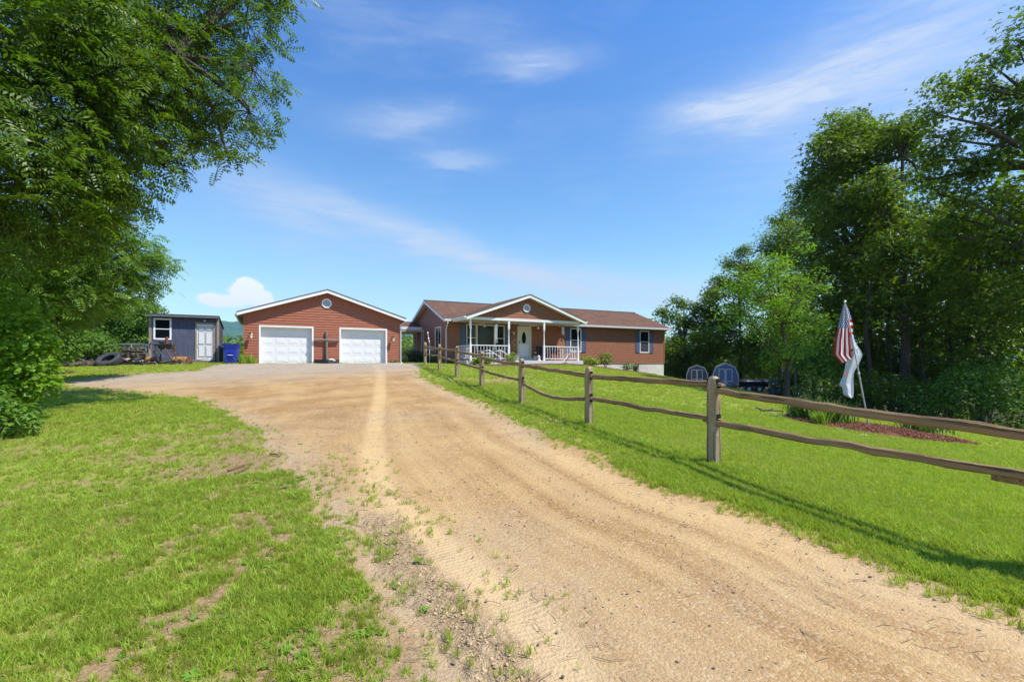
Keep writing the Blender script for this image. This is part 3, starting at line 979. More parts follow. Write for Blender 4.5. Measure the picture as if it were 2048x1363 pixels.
def siding(name, mat, parent, O, a, n, z0, z1, span, holes=(), step=.15):
    """real lapped courses; O start point, a along, n outward; span(z) -> (x0,x1); holes (x0,x1,z0,z1)"""
    O = Vector(O); a = Vector(a); n = Vector(n); mb = MB()
    z = z0; prn = .028
    cuts = sorted(set([z0, z1] + [h[2] for h in holes] + [h[3] for h in holes]))
    while z < z1 - 1e-4:
        zt = min(z + step, z1)
        seq = [c for c in cuts if z + 1e-4 < c < zt - 1e-4]
        zz = [z] + seq + [zt]
        for za, zb in zip(zz[:-1], zz[1:]):
            xa0, xa1 = span(za); xb0, xb1 = span(zb)
            zm = (za + zb) / 2
            hs = sorted([(h[0], h[1]) for h in holes if h[2] < zm < h[3]])
            segs = []; cur = None
            L0, L1 = (xa0, xb0), (xa1, xb1)
            left = L0
            for h in hs:
                segs.append((left, (h[0], h[0]))); left = (h[1], h[1])
            segs.append((left, L1))
            for (p0, p1), (q0, q1) in segs:
                if q0 - p0 < .01: continue
                pa = prn * (1 - (za - z) / step); pb = prn * (1 - (zb - z) / step)
                A = O + a * p0 + n * pa + Vector((0, 0, za)); B = O + a * q0 + n * pa + Vector((0, 0, za))
                C = O + a * q1 + n * pb + Vector((0, 0, zb)); D = O + a * p1 + n * pb + Vector((0, 0, zb))
                mb.poly([A, B, C, D])
                if za == z:
                    mb.poly([A - n * prn, B - n * prn, B, A])
        z = zt
    me = bpy.data.meshes.new(name); me.from_pydata(mb.v, [], mb.f); me.materials.append(mat)
    o = link(name, me, None, parent); tag(o, kind='stuff')
    return o


def trim_frame(mb, x0, x1, z0, z1, w, y0, y1, bottom=True):
    mb.box((x0, y0, z1 - w), (x1, y1, z1))
    zb = z0
    if bottom:
        mb.box((x0, y0, z0), (x1, y1, z0 + w)); zb = z0 + w
    mb.box((x0, y0, zb), (x0 + w, y1, z1 - w)); mb.box((x1 - w, y0, zb), (x1, y1, z1 - w))
    return mb


def window(parent, x0, x1, z0, z1, fm='white', kind='hung', R=None):
    """in the local frame: wall plane y=0, outside is -y. R optional matrix for other walls"""
    def place(o):
        if R is not None: o.matrix_local = R
        return o
    fr = place(trim_frame(MB(), x0, x1, z0, z1, .07, -.035, .03).build('window', M[fm], parent, bevel=.004))
    zi, zo = z0 + .07, z1 - .07; xi, xo = x0 + .07, x1 - .07
    s_ = MB()
    if kind == 'hung':
        zm = (zi + zo) / 2
        s_.box((xi, -.012, zm - .02), (xo, .022, zm + .02))
    if kind == 'slide':
        xm = (xi + xo) / 2
        s_.box((xm - .022, -.012, zi), (xm + .022, .022, zo))
    if kind != 'fixed':
        s_.build('sash', M[fm], fr)
    if kind == 'hung':
        MB().box((xi, .006, (zi + zo) / 2 + .02), (xo, .016, zo)).build('pane', M['glass'], fr)
        MB().box((xi, -.002, zi), (xo, .008, (zi + zo) / 2 - .02)).build('pane', M['screen'] if fm == 'white' else M['glass'], fr)
    elif kind == 'slide':
        MB().box((xi, .006, zi), ((xi + xo) / 2 - .022, .016, zo)).build('pane', M['glass'], fr)
        MB().box(((xi + xo) / 2 + .022, .001, zi), (xo, .011, zo)).build('pane', M['glass'], fr)
    else:
        MB().box((xi, .006, zi), (xo, .016, zo)).build('pane', M['glass'], fr)
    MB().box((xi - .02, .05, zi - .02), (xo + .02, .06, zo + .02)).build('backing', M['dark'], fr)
    return fr


def shutter(parent, x0, x1, z0, z1):
    o = trim_frame(MB(), x0, x1, z0, z1, .045, -.05, -.018).build('shutter', M['navy'], parent)
    zm = (z0 + z1) / 2
    MB().box((x0 + .045, -.036, zm + .03), (x1 - .045, -.018, z1 - .05)).build('panel', M['navy_light'], o)
    MB().box((x0 + .045, -.036, z0 + .05), (x1 - .045, -.018, zm - .03)).build('panel', M['navy_light'], o)
    MB().box((x0 + .045, -.05, zm - .028), (x1 - .045, -.018, zm + .028)).build('rail', M['navy'], o)
    return o


def oct_vent(parent, cx, cz, r, y=0.0):
    fr = MB(); n = 8
    P = [(cx + r * math.cos(math.pi / 8 + k * math.pi / 4), cz + r * math.sin(math.pi / 8 + k * math.pi / 4)) for k in range(8)]
    Q = [(cx + r * .74 * math.cos(math.pi / 8 + k * math.pi / 4), cz + r * .74 * math.sin(math.pi / 8 + k * math.pi / 4)) for k in range(8)]
    for k in range(8):
        j = (k + 1) % 8
        fr.hexa([(P[k][0], y - .03, P[k][1]), (P[j][0], y - .03, P[j][1]), (P[j][0], y - .065, P[j][1]), (P[k][0], y - .065, P[k][1]),
                 (Q[k][0], y - .03, Q[k][1]), (Q[j][0], y - .03, Q[j][1]), (Q[j][0], y - .065, Q[j][1]), (Q[k][0], y - .065, Q[k][1])])
    o = fr.build('gable_vent', M['white'], parent)
    z = cz - r * .66; rr = r * .72
    while z < cz + r * .66:
        h = min(rr, (r * .74 * 1.0) * 1.0)
        dz = abs(z + .02 - cz)
        hw = rr * .93 if dz < rr * .4 else rr * .93 - (dz - rr * .4)
        MB().hexa([(cx - hw, y - .06, z), (cx + hw, y - .06, z), (cx + hw, y - .035, z + .012), (cx - hw, y - .035, z + .012),
                   (cx - hw, y - .055, z + .006), (cx + hw, y - .055, z + .006), (cx + hw, y - .028, z + .036), (cx - hw, y - .028, z + .036)]).build('louvre', M['metal_white'], o)
        z += .045
    MB().prism([(cx + r * .8 * math.cos(math.pi / 8 + k * math.pi / 4), cz + r * .8 * math.sin(math.pi / 8 + k * math.pi / 4)) for k in range(8)], y - .027, y - .02).build('backing', M['navy_light'], o)
    return o


def gable_roof(parent, x0, x1, y0, y1, ze, zr, th=.16, name='roof', mat='shingle', axis='y', fascia='white', soffit='soffit', fw=.19):
    """ridge along axis; x0..x1,y0..y1 include the overhang; ze/zr = top of roof at eave and ridge"""
    S = MB(); Fm = MB(); Sf = MB()
    if axis == 'y':
        xm = (x0 + x1) / 2
        for a, b in ((x0, xm), (xm, x1)):
            za, zb = (ze, zr) if a == x0 else (zr, ze)
            S.hexa([(a, y0 - .03, za - .035), (b, y0 - .03, zb - .035), (b, y1, zb - .035), (a, y1, za - .035), (a, y0 - .03, za), (b, y0 - .03, zb), (b, y1, zb), (a, y1, za)])
            Fm.hexa([(a, y0, za - .035 - fw), (b, y0, zb - .035 - fw), (b, y0 + .03, zb - .035 - fw), (a, y0 + .03, za - .035 - fw), (a, y0, za - .037), (b, y0, zb - .037), (b, y0 + .03, zb - .037), (a, y0 + .03, za - .037)])
            Sf.hexa([(a, y0 + .03, za - fw - .01), (b, y0 + .03, zb - fw - .01), (b, y1, zb - fw - .01), (a, y1, za - fw - .01), (a, y0 + .03, za - .04), (b, y0 + .03, zb - .04), (b, y1, zb - .04), (a, y1, za - .04)])
        for xx in (x0, x1):
            Fm.box((xx - .02, y0 + .03, ze - .04 - fw), (xx + .02, y1, ze - .04))
    r = S.parts(name, M[mat], parent)
    Fm.parts('fascia', M[fascia], parent); Sf.parts('soffit', M[soffit], parent)
    return r


# ---------------------------------------------------------------- garage
def build_garage():
    g = thing('garage', 'red-brown sided two-bay garage with two white panelled doors and low gable roof', 'garage', (G0.x, G0.y, CH), math.radians(26.7))
    W, D = 8.87, 7.6; zr, run = 4.48, W / 2; sl = .324; zs = zr - .20
    d1 = (.757, 3.677); d2 = (5.157, 8.067); zt = 2.22

    def span(z):
        if z < zs - sl * run: return (0, W)
        q = max(0.0, (zs - z) / sl); return (run - q, run + q)
    siding('siding', M['siding_garage'], g, (0, 0, 0), (1, 0, 0), (0, -1, 0), -.02, zs, span, [(d1[0], d1[1], -1, zt), (d2[0], d2[1], -1, zt)])
    siding('siding', M['siding_garage'], g, (W, 0, 0), (0, 1, 0), (1, 0, 0), -.02, zs - sl * run, lambda z: (0, D))
    siding('siding', M['siding_garage'], g, (0, D, 0), (0, -1, 0), (-1, 0, 0), -.3, zs - sl * run, lambda z: (0, D))
    c = MB(); c.box((.02, .36, -.4), (W - .02, D, 2.8)); c.box((.02, .03, zt + .02), (W - .02, .36, 2.8)); c.box((d1[1] - .02, .03, -.4), (d2[0] + .02, .36, zt + .02))
    c.box((.02, .03, -.4), (d1[0] + .02, .36, zt + .02)); c.box((d2[1] - .02, .03, -.4), (W - .02, .36, zt + .02))
    c.prism([(.05, 2.75), (W - .05, 2.75), (run, zs - .03)], .04, D); c.build('wall', M['siding_garage'], g)
    MB().box((-.02, -.02, -.5), (W + .02, D, -.02)).build('foundation', M['concrete'], g)
    c = MB(); c.box((-.03, -.03, -.02), (.06, .0, 2.82)); c.box((W - .06, -.03, -.02), (W + .03, .0, 2.82)); c.parts('corner_trim', M['siding_garage'], g)
    gable_roof(g, -.35, W + .35, -.40, D + .3, zr - sl * (run + .35), zr, soffit='soffit')
    # dark shingle line above the white rake, gutter ends
    for (x0, x1) in (d1, d2):
        fr = MB(); w = .09
        fr.box((x0, -.03, -.02), (x0 + w, .02, zt)); fr.box((x1 - w, -.03, -.02), (x1, .02, zt)); fr.box((x0 + w, -.03, zt - w), (x1 - w, .02, zt))
        f = fr.build('door_frame', M['white'], g)
        j = MB(); j.box((x0 + .07, .021, -.02), (x0 + .088, .30, zt - .07)); j.box((x1 - .088, .021, -.02), (x1 - .07, .30, zt - .07)); j.box((x0 + .088, .021, zt - .088), (x1 - .088, .30, zt - .07))
        j.parts('jamb', M['white'], f)
        a, b = x0 + .09, x1 - .09; H = zt - .09; n = 4; sh = (H) / n
        dr = MB()
        for k in range(n):
            dr.box((a, .26, k * sh + .004), (b, .30, (k + 1) * sh - .004))
        dr.box((a, .285, 0), (b, .31, H))
        door = dr.build('garage_door', M['door_white'], g, bevel=.003)
        pw = (b - a) / 4
        pm = None
        for k in range(n):
            for i in range(4):
                cx = a + pw * (i + .5); cz = sh * (k + .5); hw = pw * .39; hh = sh * .30
                if pm is None:
                    q = MB()
                    q.hexa([(-hw, 0, -hh), (hw, 0, -hh), (hw, .02, -hh), (-hw, .02, -hh), (-hw, 0, hh), (hw, 0, hh), (hw, .02, hh), (-hw, .02, hh)])
                    q = MB(); e = .028
                    q.box((-hw, -.004, -hh), (hw, .004, -hh + .014)); q.box((-hw, -.004, hh - .014), (hw, .004, hh)); q.box((-hw, -.004, -hh + .014), (-hw + .014, .004, hh - .014)); q.box((hw - .014, -.004, -hh + .014), (hw, .004, hh - .014))
                    q.hexa([(-hw + e, .004, -hh + e), (hw - e, .004, -hh + e), (hw - e * 2, -.007, -hh + e * 2), (-hw + e * 2, -.007, -hh + e * 2),
                            (-hw + e, .004, hh - e), (hw - e, .004, hh - e), (hw - e * 2, -.007, hh - e * 2), (-hw + e * 2, -.007, hh - e * 2)])
                    pm = q.mesh('door_panel', M['door_white'])
                link('door_panel', pm, None, door, (cx, .257, cz))
        MB().box(((a + b) / 2 - .06, .235, .12), ((a + b) / 2 + .06, .26, .145)).build('handle', M['metal_white'], door)
        MB().box((a, .25, .0), (b, .262, .03)).build('bottom_seal', M['black'], door)
    oct_vent(g, 4.42, 3.66, .30, 0)
    ds = MB(); ds.tube([(W + .33, -.36, 2.70), (W + .12, -.12, 2.55), (W + .07, -.06, 2.35), (W + .07, -.06, .10), (W + .14, -.14, .04), (W + .22, -.24, .02)], .035, 6)
    ds.build('downspout', M['metal_white'], g)
    gt = MB()
    for sx in (-.35, W + .35):
        s = -1 if sx < 0 else 1
        gt.hexa([(sx, -.36, 2.74), (sx + s * .12, -.36, 2.76), (sx + s * .12, D, 2.76), (sx, D, 2.74), (sx, -.36, 2.86), (sx + s * .13, -.36, 2.86), (sx + s * .13, D, 2.86), (sx, D, 2.86)])
    gt.parts('gutter', M['metal_white'], g)
    return g


build_garage()


def wall_lantern(label, loc, rz, s=1.0, mat='brass', group=None):
    t = thing('wall_lantern', label, 'lantern', loc, rz, group)
    MB().box((-.05 * s, -.02 * s, -.09 * s), (.05 * s, 0, .09 * s)).build('back_plate', M[mat], t)
    MB().tube([(0, -.02 * s, -.02 * s), (0, -.10 * s, .10 * s), (0, -.17 * s, .12 * s), (0, -.20 * s, .07 * s)], .010 * s, 6).build('arm', M[mat], t)
    MB().lathe([(.012, .07 * s), (.07 * s, .02 * s), (.085 * s, .0)], (0, -.20 * s, 0), 8).build('cap', M[mat], t)
    MB().lathe([(.062 * s, -.0), (.048 * s, -.17 * s)], (0, -.20 * s, 0), 6).build('glass', M['lantern_glass'], t)
    MB().lathe([(.055 * s, -.17 * s), (.045 * s, -.19 * s), (.015 * s, -.22 * s)], (0, -.20 * s, 0), 8).build('base', M[mat], t)
    return t


RZ = math.radians(26.7)
x, y = gl(.36, -.014); wall_lantern('brass carriage lantern on the garage wall to the left of the left garage door', (x, y, CH + 1.68), RZ, 1.35)
x, y = gl(8.42, -.014); wall_lantern('brass carriage lantern on the garage wall to the right of the right garage door', (x, y, CH + 1.66), RZ, 1.35)


# ---------------------------------------------------------------- house
def build_house():
    h = thing('house', 'long brown ranch house with brown shingle roof, gabled front porch and white foundation', 'house', (H0.x, H0.y, CH), RZ)
    W, D = 18.06, 7.7; ze, zr = 2.80, 4.40; sl = (zr - ze) / (D / 2 + .4); mid = D / 2
    zw = ze + .4 * sl - .05
    S = M['siding_house']
    win = [(1.31, 4.035, .80, 2.54), (9.21, 10.16, .84, 2.54), (15.56, 16.51, .84, 2.54)]
    door = (4.99, 6.05, .40, 2.54)
    siding('siding', S, h, (0, 0, 0), (1, 0, 0), (0, -1, 0), .03, 2.62, lambda z: (0, W), [w for w in win] + [door])

    def gs(z):
        top = zr - .22
        if z < top - sl * mid: return (0, D)
        q = max(0, (top - z) / sl); return (mid - q, mid + q)
    # left gable wall (outside is -x): run along -y so that the course faces outward
    sw = [(2.02, 2.72, .72, 2.46), (5.05, 5.65, .62, 2.40)]
    siding('siding', S, h, (0, 0, 0), (0, 1, 0), (-1, 0, 0), .03, zr - .22, gs, [(1.05, 2.28, .55, 2.42), (4.85, 5.45, .62, 2.40)])
    siding('siding', S, h, (W, 0, 0), (0, 1, 0), (1, 0, 0), .03, zr - .22, gs)
    b = MB(); b.box((.03, .10, 0), (W - .03, D - .03, 2.66))
    b.prism([(0, 0)] * 0 + [(0.06, 2.6), (W - .06, 2.6), (W - .06, 2.66), (.06, 2.66)], .1, D - .03)
    b.build('wall', S, h)
    gb = MB()
    for xx in (.03, W - .08):
        gb.hexa([(xx, .1, 2.6), (xx + .05, .1, 2.6), (xx + .05, D - .1, 2.6), (xx, D - .1, 2.6), (xx, mid - .02, zr - .25), (xx + .05, mid - .02, zr - .25), (xx + .05, mid + .02, zr - .25), (xx, mid + .02, zr - .25)])
    gb.parts('gable_wall', S, h)
    fb = MB(); fb.box((.02, .02, -2.6), (W - .02, D - .02, .03)); fb.build('foundation', M['concrete'], h)
    c = MB()
    c.box((-.03, -.035, .03), (.07, -.002, 2.66)); c.box((W - .07, -.035, .03), (W + .03, -.002, 2.66)); c.box((-.035, -.002, .03), (-.002, .08, 2.66)); c.box((W + .002, -.002, .03), (W + .035, .08, 2.66))
    c.parts('corner_trim', S, h)
    # roof, ridge along x
    x0, x1 = -.32, W + .32; y0, y1 = -.42, D + .42
    R_ = MB(); F_ = MB(); So = MB()
    for a, bb, za, zb in ((y0, mid, ze, zr), (mid, y1, zr, ze)):
        R_.hexa([(x0, a, za - .035), (x1, a, za - .035), (x1, bb, zb - .035), (x0, bb, zb - .035), (x0, a, za), (x1, a, za), (x1, bb, zb), (x0, bb, zb)])
        for xx in (x0, x1 - .03):
            F_.hexa([(xx, a, za - .20), (xx + .03, a, za - .20), (xx + .03, bb, zb - .20), (xx, bb, zb - .20), (xx, a, za - .037), (xx + .03, a, za - .037), (xx + .03, bb, zb - .037), (xx, bb, zb - .037)])
        So.hexa([(x0 + .03, a, za - .19), (x1 - .03, a, za - .19), (x1 - .03, bb, zb - .19), (x0 + .03, bb, zb - .19), (x0 + .03, a, za - .04), (x1 - .03, a, za - .04), (x1 - .03, bb, zb - .04), (x0 + .03, bb, zb - .04)])
    R_.parts('roof', M['shingle'], h); F_.parts('fascia', M['metal_white'], h); So.parts('soffit', M['soffit'], h)
    MB().box((-.34, mid - .08, zr - .02), (W + .34, mid + .08, zr + .025)).build('ridge_cap', M['shingle_edge'], h)
    # gutters and downspout
    for gx0, gx1 in ((-.32, .1), (8.95, W + .34)):
        G = MB(); G.hexa([(gx0, y0 - .02, ze - .16), (gx1, y0 - .02, ze - .16), (gx1, y0 - .12, ze - .16), (gx0, y0 - .12, ze - .16), (gx0, y0 - .005, ze - .03), (gx1, y0 - .005, ze - .03), (gx1, y0 - .14, ze - .03), (gx0, y0 - .14, ze - .03)])
        G.parts('gutter', M['metal_white'], h)
    MB().tube([(-.1, y0 - .08, ze - .16), (-.1, y0 - .08, ze - .28), (-.06, -.07, ze - .62), (-.06, -.07, .12), (-.1, -.2, .04)], .036, 6).build('downspout', M['metal_white'], h)
    # windows in the front wall
    fr = MB()
    x0_, x1_, z0_, z1_ = win[0]
    for (a, bq, k) in ((x0_, x0_ + .72, 'hung'), (x0_ + .72, x1_ - .72, 'fixed'), (x1_ - .72, x1_, 'hung')):
        window(h, a, bq, z0_, z1_, 'cream', k)
    for a, bq in ((.89, 1.29), (4.055, 4.43)): shutter(h, a, bq, z0_, z1_)
    for i in (1, 2):
        window(h, win[i][0], win[i][1], win[i][2], win[i][3], 'white', 'hung')
        shutter(h, win[i][0] - .40, win[i][0] - .01, win[i][2] - .02, win[i][3]); shutter(h, win[i][1] + .01, win[i][1] + .38, win[i][2] - .02, win[i][3])
    Rg = Matrix.Rotation(-math.pi / 2, 4, 'Z')          # local x -> -y, outside -y -> -x
    window(h, -2.28, -1.05, .55, 2.42, 'white', 'slide', Rg)
    window(h, -5.45, -4.85, .62, 2.40, 'white', 'fixed', Rg)
    dd = trim_frame(MB(), -7.35, -6.75, .2, 2.3, .07, -.05, .0, False).build('side_door_frame', M['metal_white'], h); dd.matrix_local = Rg
    # front door with an oval light behind a storm door
    dx0, dx1, dz0, dz1 = door
    D_ = trim_frame(MB(), dx0, dx1, dz0, dz1, .09, -.04, .05, False).build('front_door', M['cream'], h)
    MB().box((dx0 + .09, .03, dz0), (dx1 - .09, .07, dz1 - .09)).build('door_leaf', M['cream'], D_)
    ov = MB(); n = 24; cx, cz = (dx0 + dx1) / 2 - .02, dz0 + 1.33
    ov.prism([(cx + .16 * math.cos(2 * math.pi * k / n), cz + .42 * math.sin(2 * math.pi * k / n)) for k in range(n)], .015, .032); ov.build('oval_glass', M['glass'], D_)
    rg = MB(); rg.tube([(cx + .175 * math.cos(2 * math.pi * k / n), .02, cz + .44 * math.sin(2 * math.pi * k / n)) for k in range(n + 1)], .016, 5, cap=False); rg.build('oval_frame', M['cream'], D_)
    sd = trim_frame(MB(), dx0 + .09, dx1 - .09, dz0, dz1 - .09, .07, -.03, -.005); sd.box((dx0 + .16, -.03, dz0 + .95), (dx1 - .16, -.005, dz0 + .99)); sd.build('storm_door', M['cream'], D_, bevel=.003)
    MB().box((dx0 + .18, -.02, dz0 + .08), (dx1 - .18, .0, dz0 + .93)).build('lower_panel', M['metal_white'], D_)
    MB().box((dx0 + .12, -.06, dz0 + .95), (dx0 + .145, -.03, dz0 + 1.15)).build('handle', M['black'], D_)
    # porch
    pf = -2.4; fz = .20
    MB().box((.30, pf - .22, -.35), (8.52, -.03, fz)).build('porch_floor', M['concrete'], h, bevel=.01)
    MB().box((4.85, -.45, fz + .001), (6.2, -.05, fz + .19)).build('door_step', M['concrete'], h, bevel=.01)
    MB().box((.9, pf - .21, fz - .03), (8.5, pf - .20, fz + .0)).build('floor_edge', M['metal_white'], h)
    px = [.64, 3.16, 5.66, 8.25]; bt = 2.62
    pm = MB()
    pm.box((-.055, -.055, fz), (.055, .055, fz + .95))
    pm.lathe([(.05, fz + .95), (.058, fz + .99), (.036, fz + 1.03), (.036, fz + 1.85), (.058, fz + 1.90), (.05, fz + 1.94)], (0, 0, 0), 10)
    pm.box((-.055, -.055, fz + 1.94), (.055, .055, bt))
    pmesh = pm.mesh('porch_post', M['white'], True)
    for p in px: link('porch_post', pmesh, None, h, (p, pf, 0))
    B = MB(); B.box((.50, pf - .07, bt), (8.40, pf + .07, bt + .15)); B.box((.55, pf + .07, bt), (.69, -.03, bt + .15)); B.box((8.2, pf + .07, bt), (8.34, -.03, bt + .15)); B.parts('porch_beam', M['metal_white'], h)
    MB().box((.69, pf + .07, bt + .10), (8.2, -.03, bt + .13)).build('porch_ceiling', M['soffit'], h)
    # porch gable
    pa, pb = .28, 8.68; pm_ = (pa + pb) / 2 - .03; slp = .357; pz = 4.30

    def ps(z):
        q = max(0, (pz - .20 - z) / slp); q = min(q, 3.9)
        return (pm_ - q, pm_ + q)
    siding('gable_siding', S, h, (0, pf + .01, 0), (1, 0, 0), (0, -1, 0), bt + .15, pz - .20, ps)
    MB().prism([(pm_ - 3.9, bt + .152), (pm_ + 3.9, bt + .152), (pm_, pz - .23)], pf + .03, 2.0).parts('gable_wall', S, h)
    R2 = MB(); F2 = MB(); S2 = MB(); yb = 3.5
    xa, xb = pm_ - 4.2, pm_ + 4.2; zea = pz - slp * 4.2
    for a, bq, za, zb in ((xa, pm_, zea, pz), (pm_, xb, pz, zea)):
        y_e = pf - .40
        # back edge follows the main roof so the valley is clean
        ya = (max(za, ze) - ze) / sl + y0; ybk = (zb - ze) / sl + y0
        R2.hexa([(a, y_e - .03, za - .035), (bq, y_e - .03, zb - .035), (bq, ybk + .15, zb - .035), (a, ya + .15, za - .035), (a, y_e - .03, za), (bq, y_e - .03, zb), (bq, ybk + .15, zb), (a, ya + .15, za)])
        F2.hexa([(a, y_e, za - .22), (bq, y_e, zb - .22), (bq, y_e + .03, zb - .22), (a, y_e + .03, za - .22), (a, y_e, za - .037), (bq, y_e, zb - .037), (bq, y_e + .03, zb - .037), (a, y_e + .03, za - .037)])
        S2.hexa([(a, y_e + .03, za - .21), (bq, y_e + .03, zb - .21), (bq, pf + .06, zb - .21), (a, pf + .06, za - .21), (a, y_e + .03, za - .04), (bq, y_e + .03, zb - .04), (bq, pf + .06, zb - .04), (a, pf + .06, za - .04)])
    for xx in (xa, xb):
        F2.box((xx - .02, pf - .37, zea - .21), (xx + .02, -.45, zea - .04))
        s = -1 if xx == xa else 1
        F2.box((xx - s * .30 if s > 0 else xx, pf - .37, zea - .215), (xx if s > 0 else xx + .30, pf + .05, zea - .19))
    R2.parts('porch_roof', M['shingle'], h); F2.parts('porch_fascia', M['white'], h); S2.parts('porch_soffit', M['soffit'], h)
    gg = MB(); gg.box((xa - .12, pf - .36, zea - .12), (xa - .02, -.45, zea - .02)); gg.box((xb + .02, pf - .36, zea - .12), (xb + .12, -.45, zea - .02)); gg.parts('porch_gutter', M['white'], h)
    oct_vent(h, pm_ - .06, 3.46, .27, pf)
    # railings
    bal = MB().lathe([(.014, 0), (.014, .12), (.022, .16), (.012, .22), (.016, .36), (.012, .5), (.022, .56), (.014, .6), (.014, .74)], (0, 0, 0), 6).mesh('baluster', M['white'], True)

    def railing(p, q, nb):
        p = Vector(p); q = Vector(q)
        m_ = MB(); m_.beam((p.x, p.y, fz + .90), (q.x, q.y, fz + .90), .07, .05); m_.beam((p.x, p.y, fz + .12), (q.x, q.y, fz + .12), .05, .045)
        o = m_.build('railing', M['white'], h)
        for k in range(1, nb):
            c_ = p.lerp(q, k / nb); link('baluster', bal, None, o, (c_.x, c_.y, fz + .14))
    railing((.70, pf), (3.10, pf), 12); railing((5.72, pf), (8.19, pf), 13); railing((.64, pf + .06), (.64, -.06), 12); railing((8.25, pf + .06), (8.25, -.06), 12)
    sg = MB().box((5.1, -.08, 2.60), (6.28, -.03, 2.72)).build('door_header_light', M['metal_white'], h)
    return h


build_house()


# ---------------------------------------------------------------- breezeway between garage and house
def build_breezeway():
    # the strip between (garage right wall) and (house left gable), set back
    p = G0 + U * 8.95 + V * 3.4
    t = thing('breezeway', 'roofed breezeway with brown shingles and grey deck gate between garage and house', 'breezeway', (p.x, p.y, CH), RZ)
    L = 3.6
    R_ = MB()
    R_.hexa([(-.1, -.4, 2.62), (L, -.4, 2.62), (L, 1.4, 3.12), (-.1, 1.4, 3.12), (-.1, -.4, 2.66), (L, -.4, 2.66), (L, 1.4, 3.17), (-.1, 1.4, 3.17)])
    R_.hexa([(-.1, 1.4, 3.12), (L, 1.4, 3.12), (L, 3.2, 2.62), (-.1, 3.2, 2.62), (-.1, 1.4, 3.17), (L, 1.4, 3.17), (L, 3.2, 2.66), (-.1, 3.2, 2.66)])
    R_.parts('roof', M['shingle'], t)
    MB().box((-.1, -.43, 2.44), (L, -.40, 2.64)).build('fascia', M['metal_white'], t)
    MB().box((-.1, -.40, 2.30), (L, 3.1, 2.44)).build('ceiling', M['soffit'], t)
    MB().box((-.1, -.36, -.1), (L, 3.2, .10)).build('deck', M['wood_grey'], t)
    o = MB().box((.0, -.34, .92), (1.9, -.27, .98)).box((.0, -.33, .14), (1.9, -.28, .19)).build('gate_frame', M['wood_grey'], t)
    k = 0; bm_ = MB().box((0, -.345, .12), (.09, -.325, .93)).mesh('gate_board', M['wood_grey'])
    for k in range(12): link('gate_board', bm_, None, o, (.02 + k * .155, 0, 0))
    return t


build_breezeway()


